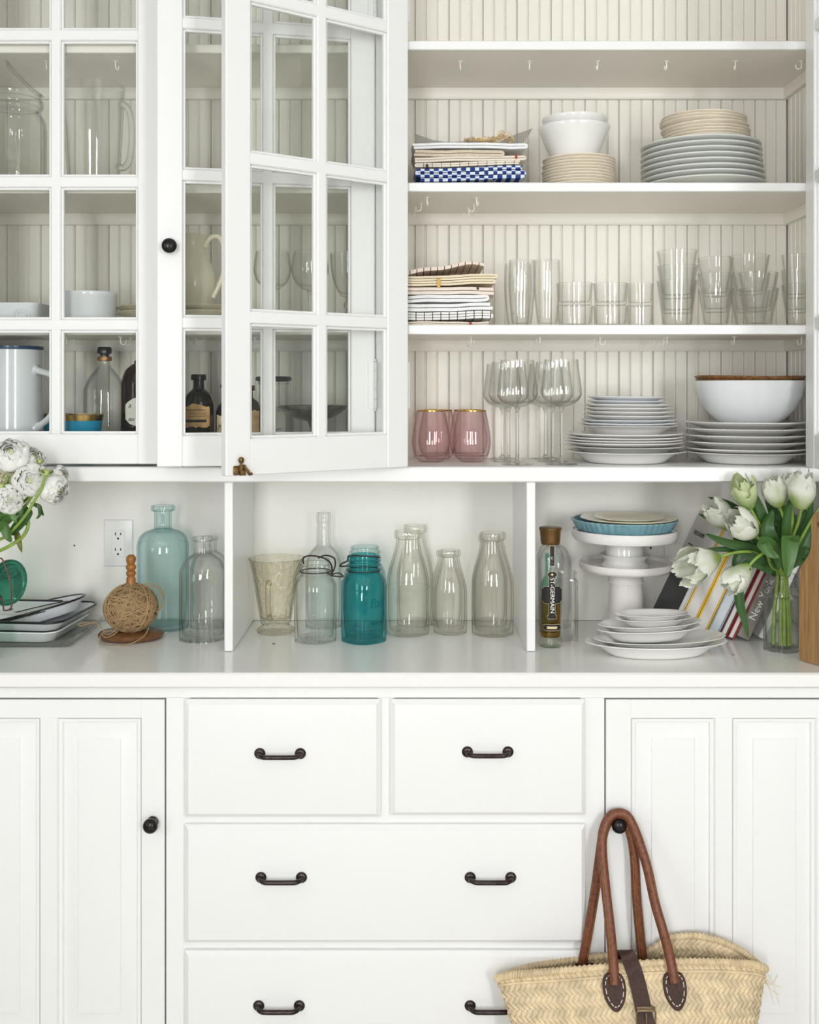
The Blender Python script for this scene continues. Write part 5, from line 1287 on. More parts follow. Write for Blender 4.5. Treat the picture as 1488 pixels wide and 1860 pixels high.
# ------------------------------------------------------------------ flowers
def tinted(name, rough=.55, through=.35, bump=.1, bscale=90):
    """colour comes from the flower's own colouring, stored per point; thin tissue lets some light through"""
    m, nt, b = newmat(name); setp(b, rough=rough)
    a = nt.nodes.new('ShaderNodeAttribute'); a.attribute_name = 'tint'; nt.links.new(a.outputs['Color'], b.inputs['Base Color'])
    if bump: noise_bump(nt, b, bscale, bump, .002, 3)
    out = [n for n in nt.nodes if n.type == 'OUTPUT_MATERIAL'][0]
    t = nt.nodes.new('ShaderNodeBsdfTranslucent'); nt.links.new(a.outputs['Color'], t.inputs[0])
    mx = nt.nodes.new('ShaderNodeMixShader'); mx.inputs[0].default_value = through
    nt.links.new(b.outputs[0], mx.inputs[1]); nt.links.new(t.outputs[0], mx.inputs[2]); nt.links.new(mx.outputs[0], out.inputs[0])
    return m
M['petal'] = tinted('white_green_petal', .55, .22, 0.0)
M['leaf'] = tinted('waxy_green_leaf', .38, .2)
M['stem'] = plain('green_flower_stem', (.24, .36, .06), .45, vary=.25, bscale=40)
def add_tint(o, cols):
    me = o.data; at = me.color_attributes.new('tint', 'FLOAT_COLOR', 'POINT')
    at.data.foreach_set('color', [c for col in cols for c in (*col, 1)])
def lerp(a, b, t): return tuple(x+(y-x)*t for x, y in zip(a, b))
def two_sided(m, cols, t=0):
    return cols
def petal_mesh(L, W, R, open_, seed, white, green, rag=.0, flame=.6, curl=0.0):
    """one petal lying on a cup that opens along +z"""
    r = random.Random(seed); nu, nv = 12, 9; vs = []; cols = []
    e = [r.uniform(-1, 1) for _ in range(nu*2)]; ph = r.uniform(0, 6)
    m = MB()
    for i in range(nu):
        u = i/(nu-1)
        rad = R*(math.sin(math.pi*min(1, .10+.62*u))**.8)*(1+open_*u*u) - R*curl*max(0, u-.75)*2
        hw = W*(math.sin(math.pi*(.10+.84*u))**.75)
        for j in range(nv):
            v = j/(nv-1)*2-1
            ww = hw*(1+rag*e[i+(nu if v > 0 else 0)]*abs(v))
            a = v*ww/max(rad, R*.35)
            rr = rad*(1+.10*math.sin(3*v+ph+4*u)*u+rag*.35*math.sin(11*v+7*u+ph)*u*abs(v))
            vs.append((rr*math.cos(a), rr*math.sin(a), L*u*(1-.06*abs(v))+L*.03*math.sin(5*v+ph)*u+rag*L*.16*math.sin(9*v+ph*3)*max(0, u-.6)))
            g = max(0, 1-u*1.7)*.9 + flame*math.exp(-(v*3.0)**2)*(1-u*.55)*(.6+.4*math.sin(9*u+ph))
            cols.append(lerp(white, green, max(0, min(1, g+.12*e[i]*abs(v)))))
    m.add(vs, [(i*nv+j, (i+1)*nv+j, (i+1)*nv+j+1, i*nv+j+1) for i in range(nu-1) for j in range(nv-1)])
    return m, cols
def frame_to(axis):
    z = Vector(axis).normalized(); x = z.orthogonal().normalized(); y = z.cross(x)
    return Matrix((x, y, z)).transposed().to_4x4()
WHITE, GREEN = (.86, .86, .78), (.30, .44, .09)
def leaf(th, pts, w_, c1, c2, fold=.25, seed=0, name='leaf'):
    path = bez(pts, 5); n = len(path); m = MB(); vs = []; cols = []; nv = 5; r = random.Random(seed)
    view = Vector((0, 1, .15)); ph = r.uniform(0, 6)
    for i, p in enumerate(path):
        u = i/(n-1); t = (path[min(i+1, n-1)]-path[max(i-1, 0)]).normalized()
        side = t.cross(view)
        if side.length < .2: side = t.cross(Vector((1, 0, 0)))
        side.normalize(); nn = side.cross(t).normalized()
        if nn.y > 0: nn = -nn
        hw = w_*(math.sin(math.pi*min(1, .06+.94*(1-u)**.85 if False else (.14+.86*u)))**.7 if u < 1 else 0)
        for j in range(nv):
            v = j/(nv-1)*2-1
            vs.append(p + side*hw*v + nn*(-fold*hw*(1-abs(v))*1.0) + nn*.0015*math.sin(8*u+2*v+ph))
            cols.append(lerp(c1, c2, .5+.35*math.sin(v*7+ph)*.6+.3*(abs(v) < .2)))
    m.add(vs, [(i*nv+j, (i+1)*nv+j, (i+1)*nv+j+1, i*nv+j+1) for i in range(n-1) for j in range(nv-1)])
    cols = two_sided(m, cols, .0006)
    add_tint(m.build(name, M['leaf'], th, 60, recalc=False), cols)
DK, MD, BR = (.042, .11, .028), (.055, .14, .032), (.09, .20, .045)   # leaf greens
# vase jar
Yj = -.290; Xj = PX(1421, Yj)
VJ = sm([(.88, 0), (.96, .012), (1.0, .05), (1.0, .72), (.94, .80), (.80, .86), (.76, .885), (.80, .90), (.80, .915), (.75, .925), (.75, .955), (.79, .96), (.79, .985), (.75, 1.0)], 3)
vz = vessel('vase_jar', 'clear canning jar of water holding the white tulips', 'vase', 1421, Yj, ZW, 32.5, 1042, VJ, M['glass_wavy'], .003, .008, None, 48, None, parent=True)
Rv, Hv = vz['R'], vz['H']
MB().lathe([(0, .0085), (.90*Rv, .0088), (.905*Rv, .05), (.905*Rv, .70*Hv), (0, .70*Hv)], 40).build('water', M['water'], vz, 50, False)
def tulip(lab, base, tip, Lp, Wp, seed, stem, Y0, Y1, leaves=(), white=WHITE, green=GREEN, rag=.40, flame=.80, opn=.12, foot=(0, 0), npet=7, vis=True):
    """base and tip are picture points of the bloom, Y0 and Y1 their depths"""
    r = random.Random(seed)
    fx, fy = foot; f0 = Vector((Xj+fx, Yj+fy, ZW+.012)); neck = Vector((Xj+fx*.5, Yj+fy*.5, ZW+Hv*1.0))
    th = thing('tulip', lab, 'tulip', tuple(f0), 0, 'white parrot tulips in the canning jar')
    b = P(*base, Y0)
    pts = [f0, f0.lerp(neck, .5)+Vector((fx*.1, fy*.1, 0)), neck] + [P(px, py, y) for px, py, y in stem] + [b]
    path = bez(pts, 6)
    MB().tube(path, [.0040-.0009*i/len(path) for i in range(len(path))], 9).build('stem', M['stem'], th, 60)
    if vis:
        ax = (P(*tip, Y1)-b); L = ax.length; fm = Matrix.Translation(b-ax*.03) @ frame_to(ax)
        for i in range(npet):
            inner = i >= 3; a = 2*math.pi*(i/3.0 if not inner else (i-3)/(npet-3))+seed+(.5 if inner else 0)
            m, c = petal_mesh(L*(1.08 if inner else 1.05)*r.uniform(.90, 1.10), Wp*(1.30 if not inner else 1.05), Wp*(1.12 if not inner else .82), opn*r.uniform(.3, 1.5), seed*13+i, white, green, rag, flame, .35)
            m.xf(fm @ Matrix.Rotation(a, 4, 'Z') @ Matrix.Rotation(r.uniform(-.05, .12), 4, 'Y'))
            c = two_sided(m, c, .0004)
            add_tint(m.build('petal', M['petal'], th, 60, recalc=False), c)
    for q, (lp, w_, c1, c2, fold) in enumerate(leaves):
        leaf(th, [P(*x) for x in lp], w_, c1, c2, fold, seed*7+q)
    return th
kt = K(-.36)
tulip('wide open ragged tulip hanging out over the oval platters', (1302, 1013), (1239, 1036), 0, 23*kt, 1, [(1398, 1030, -.30), (1375, 1005, -.325), (1340, 1003, -.345)], -.35, -.385,
      [([(1395, 1022, -.31), (1370, 999, -.33), (1320, 986, -.34), (1281, 969, -.345)], 9*kt, DK, MD, .3), ([(1392, 1020, -.30), (1345, 1000, -.32), (1300, 998, -.33), (1273, 1001, -.335)], 5*kt, DK, DK, .3)], rag=.35, opn=.55, foot=(-.018, .004), npet=8)
tulip('nodding tulip hanging in front of the taupe book spine', (1359, 1030), (1321, 1065), 0, 19*kt, 2, [(1402, 1030, -.31), (1392, 1005, -.345), (1376, 1012, -.37)], -.375, -.40,
      [([(1402, 1040, -.315), (1362, 1022, -.325), (1343, 1050, -.325), (1344, 1095, -.325), (1352, 1125, -.32), (1360, 1160, -.315)], 9.5*kt, DK, MD, .35), ([(1404, 1030, -.31), (1376, 1016, -.33), (1345, 1005, -.335), (1335, 1035, -.335), (1336, 1052, -.33)], 9*kt, DK, DK, .3)], foot=(-.008, -.012), opn=.15)
tulip('creamy tulip with green base leaning over the leaning books', (1330, 956), (1290, 914), 0, 21*kt, 3, [(1405, 1025, -.29), (1390, 985, -.29), (1360, 968, -.28)], -.275, -.285,
      [([(1400, 1020, -.29), (1370, 975, -.26), (1320, 955, -.25), (1268, 933, -.25)], 9*kt, DK, MD, .3), ([(1404, 1020, -.28), (1380, 960, -.24), (1330, 918, -.24), (1286, 903, -.24)], 7*kt, DK, DK, .3)], foot=(-.014, .014))
tulip('full white tulip facing outward above the open one', (1368, 968), (1330, 942), 0, 23*kt, 4, [(1410, 1025, -.31), (1400, 1000, -.335), (1386, 985, -.345)], -.345, -.395, [([(1408, 1030, -.32), (1390, 985, -.345), (1372, 955, -.35), (1364, 945, -.35)], 6*kt, MD, BR, .4)], rag=.2, opn=-.05, flame=.45, foot=(.0, -.014), npet=10)
tulip('green flushed tulip bud under the hutch floor', (1362, 921), (1345, 868), 0, 18*kt, 5, [(1410, 1025, -.30), (1400, 985, -.32), (1375, 945, -.350)], -.355, -.365,
      [([(1412, 1028, -.30), (1402, 985, -.33), (1382, 925, -.345), (1356, 871, -.35)], 9*kt, DK, MD, .3)], white=(.62, .68, .40), green=(.20, .36, .05), rag=.3, opn=.2, foot=(.006, .012))
tulip('crisp green-streaked tulip standing upright in the middle of the bunch', (1415, 917), (1402, 870), 0, 20*kt, 6, [(1418, 1030, -.315), (1430, 975, -.345), (1425, 945, -.355)], -.355, -.365,
      [([(1420, 1035, -.32), (1410, 1000, -.35), (1395, 960, -.36), (1405, 925, -.345)], 14*kt, DK, MD, .35), ([(1420, 1030, -.33), (1405, 995, -.365), (1385, 985, -.375), (1398, 1003, -.385), (1416, 1014, -.39)], 12*kt, MD, BR, .3)], flame=.9, rag=.2, opn=-.1, foot=(.010, -.010))
tulip('tallest white tulip with green flames beside the paddle board', (1456, 921), (1459, 860), 0, 24*kt, 7, [(1428, 1030, -.32), (1437, 985, -.345), (1450, 950, -.36)], -.392, -.40,
      [([(1428, 1035, -.33), (1428, 960, -.365), (1436, 915, -.38), (1461, 868, -.385)], 7.5*kt, DK, MD, .35), ([(1432, 1030, -.33), (1436, 985, -.375), (1436, 985, -.385), (1433, 1020, -.395), (1431, 1051, -.395)], 17*kt, MD, BR, .25)], flame=.9, rag=.1, opn=-.1, foot=(.016, -.004))
tulip('white tulip tucked behind the tallest one', (1438, 912), (1438, 861), 0, 20*kt, 8, [(1426, 1030, -.30), (1434, 980, -.33), (1440, 945, -.345)], -.352, -.356,
      [([(1430, 1030, -.30), (1450, 985, -.32), (1472, 930, -.340), (1469, 850, -.350)], 7*kt, DK, DK, .3), ([(1430, 1032, -.30), (1458, 1000, -.31), (1474, 962, -.31), (1486, 930, -.31)], 9*kt, DK, MD, .3)], flame=.3, foot=(.012, .010))
tulip('tulip whose bloom is out of view beyond the paddle board', (1500, 905), (1520, 870), 0, 20*kt, 9, [(1430, 1030, -.31), (1452, 985, -.325), (1474, 945, -.34)], -.345, -.35,
      [([(1432, 1035, -.32), (1448, 1010, -.345), (1462, 1000, -.35), (1472, 1005, -.35)], 10*kt, DK, MD, .3), ([(1430, 1035, -.29), (1450, 990, -.28), (1460, 955, -.28), (1463, 925, -.28)], 14*kt, DK, DK, .3)], foot=(.004, .002))

def foliage():
    r = random.Random(9)
    th = thing('tulip_foliage', 'dense dark tulip leaves filling the bunch behind the blooms', 'leaves', (Xj, Yj, ZW+.012))
    ends = [(1368, 905), (1385, 935), (1392, 890), (1425, 925), (1440, 940), (1470, 985), (1478, 1010), (1385, 1010), (1360, 990), (1462, 1020), (1345, 985), (1410, 950)]
    for i, (px, py) in enumerate(ends):
        Y = -.275+r.uniform(-.03, .02); f = r.uniform(-.012, .012)
        mid = ((1421+px)/2+r.uniform(-8, 8), (1030+py)/2+r.uniform(-10, 6))
        base_ = Vector((Xj+f, Yj+.006, ZW+Hv*.96))
        leaf(th, [base_, P(mid[0], mid[1], Y), P(px, py, Y-.01), P(px+(px-1421)*.12, py-10+r.uniform(-4, 16), Y-.014)], r.uniform(9, 14)*kt, DK, MD if i % 3 else BR, .3, 70+i)
foliage()

# ------------------------------------------------------------------ ranunculus in the green jar at the left edge
Yr = -.365; Xr = PX(-42, Yr)
gj = vessel('green_canning_jar', 'green glass canning jar of ranunculus with its lid hanging open', 'jar', -42, Yr, ZW, 38, 1010, MASON, M['greenglass'], .004, .009, None, 48, squareish, parent=True)
def green_lid():
    c = P(12, 1058, Yr-.005); R = 42*K(Yr)
    m = MB().lathe([(0, -.008), (.70*R, -.008), (.80*R, -.004), (.82*R, 0), (.97*R, .001), (1.0*R, .004), (.99*R, .008), (.93*R, .010), (.88*R, .0075), (.82*R, .0075), (.79*R, .011), (.74*R, .012), (.68*R, .0095), (.60*R, .0095), (.50*R, .013), (0, .0145)], 44)
    m.xf(Matrix.Translation(c) @ Matrix.Rotation(R_(-28), 4, 'Z') @ Matrix.Rotation(R_(90), 4, 'Y') @ Matrix.Rotation(R_(0), 4, 'X'))
    o = m.build('lid', M['greenlid'], gj, 45)
    rust = plain('rusty_bail_wire', (.16, .07, .045), .6, metal=.4, vary=.4)
    MB().tube(bez([P(-8, 1020, Yr-.04), P(2, 1014, Yr-.042), P(10, 1030, Yr-.046), P(19, 1060, Yr-.047), P(21, 1085, Yr-.045), P(20, 1104, Yr-.042), P(8, 1109, Yr-.040), P(6, 1102, Yr-.040), P(2, 1088, Yr-.042), P(-12, 1075, Yr-.04)], 5), .0016, 6).build('wire_bail', rust, gj, 60)
M['greenlid'] = glass('thick_green_lid_glass', (.05, .30, .20), bump=.3, clear=.1)
green_lid()
RW = (.93, .925, .89); RC = (.84, .80, .60)
def ranunculus(lab, px, py, rp, Y, seed, axis, stem, white=RW, leaves=()):
    r = random.Random(seed); c = P(px, py, Y); R = rp*K(Y)
    f0 = Vector((Xr+r.uniform(-.016, .016), Yr+r.uniform(-.016, .016), ZW+.012)); nk = Vector((Xr+.006, Yr-.004, ZW+PZ(1005, Yr)-ZW))
    th = thing('ranunculus', lab, 'ranunculus', tuple(f0), 0, 'white ranunculus in the green jar')
    ax = Vector(axis).normalized()
    path = bez([f0, nk] + [P(*q) for q in stem] + [c-ax*R*.75], 6)
    MB().tube(path, .0030, 8).build('stem', M['stem'], th, 60)
    fm = Matrix.Translation(c-ax*R*.72) @ frame_to(ax)
    layers = [(R*1.0, R*1.30, 7, .10), (R*.90, R*1.36, 7, .02), (R*.76, R*1.40, 6, -.08), (R*.60, R*1.40, 6, -.15), (R*.42, R*1.36, 5, -.25)]
    for li, (rr, L, n, op) in enumerate(layers):
        for i in range(n):
            a = 2*math.pi*i/n + li*.7 + r.uniform(-.15, .15)
            m, cc = petal_mesh(L*r.uniform(.92, 1.06), rr*.78, rr*r.uniform(.94, 1.04), op+r.uniform(-.05, .08), seed*31+li*9+i, white, (.52, .58, .22), .06, .0, .25+.1*li)
            m.xf(fm @ Matrix.Rotation(a, 4, 'Z')); cc = two_sided(m, cc, .0004)
            add_tint(m.build('petal', M['petal'], th, 60, recalc=False), cc)
    MB().lathe([(0, -.2*R), (.25*R, -.1*R), (.36*R, .3*R), (.36*R, .9*R), (.25*R, 1.15*R), (0, 1.22*R)], 12).xf(fm).build('flower_heart', plain('green_white_heart_%d' % seed, (.55, .60, .30), .6), th, 60)
    for q, (lp, w_, c1, c2, fold) in enumerate(leaves): leaf(th, [P(*x) for x in lp], w_, c1, c2, fold, seed*7+q)
kr = K(-.4)
ranunculus('large white ranunculus highest in the bunch beside the door rail', 20, 829, 33, -.42, 1, (.1, -.8, .55), [(-5, 930, -.40), (10, 880, -.42)])
ranunculus('white ranunculus beside the highest bloom', 58, 836, 24, -.40, 2, (.5, -.6, .6), [(0, 930, -.39), (35, 880, -.40)])
ranunculus('broad white ranunculus in the middle of the bunch', 56, 872, 29, -.435, 3, (.2, -.9, .15), [(0, 940, -.40), (30, 905, -.42)])
ranunculus('drooping white ranunculus reaching furthest along the niche', 98, 888, 27, -.42, 4, (.75, -.55, -.25), [(5, 960, -.40), (45, 920, -.415), (72, 880, -.415)])
ranunculus('small white ranunculus behind the drooping one', 108, 864, 17, -.40, 5, (.7, -.4, .3), [(5, 950, -.39), (50, 905, -.40), (85, 872, -.40)])
ranunculus('low white ranunculus over the green leaves', 16, 908, 25, -.44, 6, (.35, -.9, .1), [(-10, 970, -.41), (0, 935, -.42)],
           leaves=[([(-15, 960, -.42), (10, 938, -.435), (32, 922, -.44), (40, 935, -.44)], 11*kr, MD, BR, .3), ([(-15, 965, -.42), (5, 955, -.44), (14, 975, -.445), (20, 985, -.44)], 9*kr, MD, BR, .3), ([(-12, 950, -.42), (0, 930, -.44), (18, 930, -.445), (30, 950, -.445)], 9*kr, (.08, .22, .03), BR, .3)])
ranunculus('yellowish cream ranunculus peeping between the white ones', 14, 864, 18, -.405, 7, (.1, -.9, .0), [(-10, 940, -.39), (0, 900, -.40)], RC)
def bud(lab, px, py, Y, stem, seed, r_=8.5, leaves=()):
    c = P(px, py, Y); R = r_*K(Y); f0 = Vector((Xr, Yr+.01, ZW+.012)); nk = Vector((Xr+.008, Yr-.006, PZ(1005, Yr)))
    th = thing('ranunculus_bud', lab, 'flower bud', tuple(f0), 0, 'ranunculus buds')
    pts = bez([f0, nk] + [P(*q) for q in stem] + [c], 6)
    MB().tube(pts, [.0034-.0006*i/len(pts) for i in range(len(pts))], 9).build('stem', M['stem'], th, 60)
    ax = (pts[-1]-pts[-3]).normalized(); fm = Matrix.Translation(c) @ frame_to(ax)
    MB().lathe([(0, -.1*R), (.7*R, 0), (1.0*R, .35*R), (.95*R, .75*R), (.6*R, 1.05*R), (0, 1.15*R)], 18, rmod=lambda t, z, r: 1+.04*math.sin(6*t)).xf(fm).build('bud', plain('pale_green_bud_%d' % seed, (.46, .54, .20), .5, vary=.15), th, 60)
    for i in range(5):
        m, cc = petal_mesh(R*1.1, R*.35, R*1.05, .35, seed+i, (.10, .20, .03), (.16, .28, .05), .05, 0)
        m.xf(fm @ Matrix.Rotation(i*1.256, 4, 'Z')); cc = two_sided(m, cc, .0003); add_tint(m.build('sepal', M['leaf'], th, 60, recalc=False), cc)
    for q, (lp, w_, c1, c2, fold) in enumerate(leaves): leaf(th, [P(*x) for x in lp], w_, c1, c2, fold, seed*7+q)
bud('round green bud on a long bare stem in front of the blooms', 82, 863, -.455, [(10, 975, -.42), (45, 938, -.445), (62, 910, -.455), (76, 885, -.455)], 11, 10,
    [([(20, 970, -.42), (40, 945, -.43), (52, 930, -.43), (56, 925, -.43)], 10*kr, DK, MD, .3), ([(55, 915, -.43), (64, 917, -.43), (73, 922, -.43), (75, 932, -.43)], 4*kr, DK, DK, .3), ([(70, 922, -.43), (75, 930, -.43), (79, 937, -.43)], 4*kr, DK, MD, .3), ([(72, 925, -.43), (72, 935, -.43), (66, 943, -.43)], 3*kr, DK, DK, .3)])
bud('tiny green bud nestled between the white blooms', 70, 840, -.425, [(0, 950, -.41), (35, 900, -.41), (60, 858, -.42)], 23, 6)
bud('green bud at the edge of the bunch above the low bloom', 1, 886, -.445, [(-15, 960, -.42), (-8, 920, -.44)], 37, 7)
def drooper():
    th = thing('wilted_stem', 'curving green stem with a wilted leaf drooping towards the wall', 'stem', (Xr, Yr, ZW+.012))
    pts = bez([Vector((Xr, Yr, ZW+.012)), Vector((Xr+.01, Yr, PZ(1006, Yr))), P(0, 1000, -.40), P(25, 987, -.41), P(42, 974, -.415), P(51, 955, -.415), P(49, 938, -.415), P(44, 930, -.415)], 6)
    MB().tube(pts, .0036, 9).build('stem', M['stem'], th, 60)
    leaf(th, [P(18, 968, -.40), P(28, 968, -.405), P(33, 980, -.41), P(40, 1004, -.41)], 6.5*kr, (.10, .12, .02), (.22, .22, .04), .4, 5)
    leaf(th, [P(30, 930, -.41), P(40, 925, -.41), P(48, 935, -.41), P(46, 955, -.41)], 9*kr, DK, MD, .4, 6)
drooper()

# ------------------------------------------------------------------ straw basket hanging from the door knob
M['palm'] = plain('woven_palm_leaf', (.68, .54, .34), .65, vary=.22, bscale=45, bump=.2)
M['palm_in'] = M['palm']
M['leather'] = plain('tan_leather', (.17, .052, .020), .45, bump=.5, bscale=160, vary=.35)
M['leather_dk'] = plain('dark_brown_leather', (.045, .015, .009), .62, bump=.6, bscale=120, vary=.3)
M['stitch'] = plain('waxed_white_thread', (.80, .72, .58), .7)
M['stitch_o'] = plain('ochre_thread', (.45, .26, .07), .7)
M['buckle'] = plain('antique_brass_buckle', (.30, .22, .13), .4, metal=.9, vary=.3)
def basket():
    YR0 = -.4755; cx0 = 1147; Km = K(-.51)
    XC = (cx0-HX)*Km; A0 = 243*Km
    def ip(tab, x):
        for (xa, ya), (xb, yb) in zip(tab, tab[1:]):
            if x <= xb:
                f = max(0, min(1, (x-xa)/(xb-xa))); f = f*f*(3-2*f) if False else f; return ya+(yb-ya)*f
        return tab[-1][1]
    FR = [(903, 1781), (950, 1774), (1000, 1768), (1100, 1757), (1160, 1751), (1230, 1748), (1300, 1751), (1350, 1758), (1391, 1768)]
    BK = [(903, 1779), (925, 1765), (960, 1755), (1010, 1748), (1100, 1738), (1150, 1738), (1185, 1733), (1205, 1715), (1225, 1703), (1270, 1698), (1320, 1706), (1360, 1724), (1380, 1742), (1391, 1762)]
    def zsm(tab, px, Y):
        return sum(PZ(ip(tab, px+d), Y) for d in (-14, -7, 0, 7, 14))/5
    D = .25
    def bb(s): return .034+.055*math.sin(min(1, s*1.15)*math.pi/2)
    def wall(t, s, off=0.0):
        a = A0*(1-.30*s*1.05)*(1 if s < .8 else 1-.25*(s-.8)); b = bb(s)
        c, n = math.cos(t), math.sin(t)
        x = XC + (a+off)*math.copysign(abs(c)**.85, c); y = YR0 - b + (b+off)*math.copysign(abs(n)**.9, n)
        px0 = cx0 + 243*math.copysign(abs(c)**.85, c)
        f = .5+.5*n; f = f*f*(3-2*f)
        zf = zsm(FR, px0, YR0-.068); zb_ = zsm(BK, px0, YR0)
        zr_ = zf*(1-f)+zb_*f
        zbot = .085
        return Vector((x, min(y, -.4740), zr_+(zbot-zr_)*s))
    th = thing('straw_basket', 'woven straw basket with leather handles hung on the cabinet knob', 'basket', (XC, YR0-.05, .085))
    # ground surface
    m = MB(); n = 120; ns = 14; vs = []; fs = []
    for lay, off in ((0, -.0012), (1, -.0034)):
        for i in range(ns+1):
            for j in range(n): vs.append(wall(2*math.pi*j/n, i/ns, off))
    N1 = (ns+1)*n
    for L in (0, 1):
        for i in range(ns):
            for j in range(n): fs.append((L*N1+i*n+j, L*N1+i*n+(j+1) % n, L*N1+(i+1)*n+(j+1) % n, L*N1+(i+1)*n+j))
        fs.append(tuple(L*N1+ns*n+j for j in range(n)))
    for j in range(n): fs.append((j, (j+1) % n, N1+(j+1) % n, N1+j))
    m.add(vs, fs).build('weave_ground', M['palm_in'], th, 60)
    # plaited strands: herringbone half-rows
    M_ = MB(); r = random.Random(5)
    # equal arc-length table of the rim ellipse
    NN = 720; pts = [wall(2*math.pi*q/NN, .0) for q in range(NN+1)]; cum = [0]
    for p, q in zip(pts, pts[1:]): cum.append(cum[-1]+math.hypot(q.x-p.x, q.y-p.y))
    per = cum[-1]
    def t_of(l):
        l %= per; lo, hi = 0, NN
        while hi-lo > 1:
            md = (lo+hi)//2
            if cum[md] <= l: lo = md
            else: hi = md
        return 2*math.pi*(lo+(l-cum[lo])/max(cum[hi]-cum[lo], 1e-9))/NN
    rows_ = 13; step = per/int(per/.0108)
    cnt = int(round(per/step))
    def strand(l0, s0, s1, slant, off, lift):
        vs = []
        wv = step*.60; cl = r.uniform(.85, 1.1)
        for i in range(4):
            f = i/3; s = s0+(s1-s0)*(f*1.16-.08)
            for j, (dv, h) in enumerate(((-.5, 0), (0, 1), (.5, 0))):
                bul = lift*cl*h*(math.sin(math.pi*(.12+.76*f))) + .0002
                vs.append(wall(t_of(l0+slant*(f-.5)+dv*wv*2*(.55+.45*math.sin(math.pi*f))*.82), max(0.0, s), off+(bul if off >= 0 else -bul)))
        M_.add(vs, [(i*3+j, i*3+j+1, i*3+j+4, i*3+j+3) for i in range(3) for j in range(2)])
    for k in range(rows_):
        s0 = .012+k/rows_*.97; hs = .97/rows_/2
        for half in (0, 1):
            for q in range(cnt):
                l = (q+.5*half+.25*(k % 2))*step
                t = t_of(l)
                if math.sin(t) > .35 and s0 > .3: continue     # hidden against the door
                strand(l, s0+half*hs, s0+(half+1)*hs, step*(.85 if half == 0 else -.85), .0, .0030)
                if k < 5 and math.sin(t) > -.3: strand(l, s0+half*hs, s0+(half+1)*hs, step*(.85 if half == 0 else -.85), -.0046, .0026)
    M_.build('plaited_strands', M['palm'], th, 60, recalc=False)['kind'] = 'stuff'
    # bound rim: core and two wrapping strands
    rim = [wall(2*math.pi*q/160, 0.0) + Vector((0, 0, .001)) for q in range(160)]
    MB().tube(rim, .0058, 10, True).build('rim_core', M['palm'], th, 60)
    hx = MB(); turns = 84; S = turns*9
    for ph in (0, math.pi):
        pp = []
        for q in range(S):
            u = q/S; f = u*160; i = int(f) % 160; a = rim[i].lerp(rim[(i+1) % 160], f-int(f)); tg = (rim[(i+1) % 160]-rim[i]).normalized()
            sd = tg.cross(Vector((0, 0, 1))).normalized(); up = sd.cross(tg); an = 2*math.pi*turns*u+ph
            pp.append(a+(sd*math.cos(an)+up*math.sin(an))*.0058)
        hx.tube(pp, .0021, 5, True)
    hx.build('rim_wrapping', M['palm'], th, 60)['kind'] = 'stuff'
    low = [wall(2*math.pi*q/160, .045, .0012) for q in range(160)]
    MB().tube(low, .0030, 8, True).build('rim_cord', M['palm'], th, 60)
    fr = MB()
    for q in range(7):
        a = P(1340+8*q, 1760, -.545+.008*q); b = P(1392+r.uniform(-6, 8), 1762+r.uniform(-5, 30), -.505); c = P(1405+r.uniform(-8, 16), 1775+r.uniform(-10, 50), -.50)
        fr.tube(bez([a, b, c], 4), .0005, 4)
    fr.build('frayed_fibre', M['palm'], th, 60)
    # front wall depth under a picture point
    def front(px, py, lift=.0):
        Y = -.545
        for _ in range(6):
            X = PX(px, Y); c = max(-1, min(1, (X-XC)/A0)); t = -math.acos(math.copysign(abs(c)**(1/.85), c)) if abs(c) < 1 else 0
            zr_ = wall(t, 0).z; s = max(0, min(1, (zr_-PZ(py, Y))/(zr_-.085))); Y = wall(t, s).y-lift
        return P(px, py, Y)
    # handles
    def handle_(pix, mat, nm='handle'):
        pp = bez([P(*q) for q in pix], 6)
        h = MB().tube(pp, .0096, 12).build(nm, mat, th, 60)
        return h, pp
    yk = -.4745
    ft = [(1117, 1786), (1113, 1745), (1108, 1690), (1101, 1620), (1095, 1560)]
    h1, p1 = handle_([(1117, 1788, front(1117, 1788).y-.008), (1114, 1745, -.554), (1109, 1690, -.540), (1101, 1620, -.520), (1095, 1562, -.505), (1094, 1525, -.495), (1099, 1500, -.486), (1109, 1483, -.480), (1124, 1477, -.478),
                      (1139, 1482, -.480), (1151, 1502, -.486), (1164, 1537, -.495), (1177, 1580, -.507), (1190, 1640, -.522), (1205, 1692, -.540), (1217, 1738, -.552), (1226, 1786, front(1226, 1786).y-.008)], M['leather'])
    h2, p2 = handle_([(1058, 1752, -.4855), (1062, 1728, -.4850), (1069, 1690, -.4845), (1081, 1620, -.4830), (1089, 1560, -.4800), (1096, 1515, -.4760), (1106, 1491, -.4735), (1121, 1483, -.4725), (1136, 1491, -.4735), (1147, 1520, -.4765),
                      (1153, 1560, -.4800), (1156, 1620, -.4830), (1161, 1680, -.4845), (1166, 1728, -.4850), (1168, 1750, -.4855)], M['leather'])
    for h, pp, sgn in ((h1, p1, -1), (h2, p2, 1)):
        st = MB()
        for rng_ in ((4, 24), (len(pp)-26, len(pp)-4)):
            for i in range(*rng_):
                for f in (0, .33, .66):
                    a = pp[i].lerp(pp[i+1], f); b = pp[i].lerp(pp[i+1], f+.2); sd = Vector((sgn*.0055*(1 if i < len(pp)/2 else -1), -.0080, 0))
                    st.tube([a+sd, b+sd], .00055, 4)
        st.build('stitching', M['stitch_o'], h, 60)['kind'] = 'stuff'
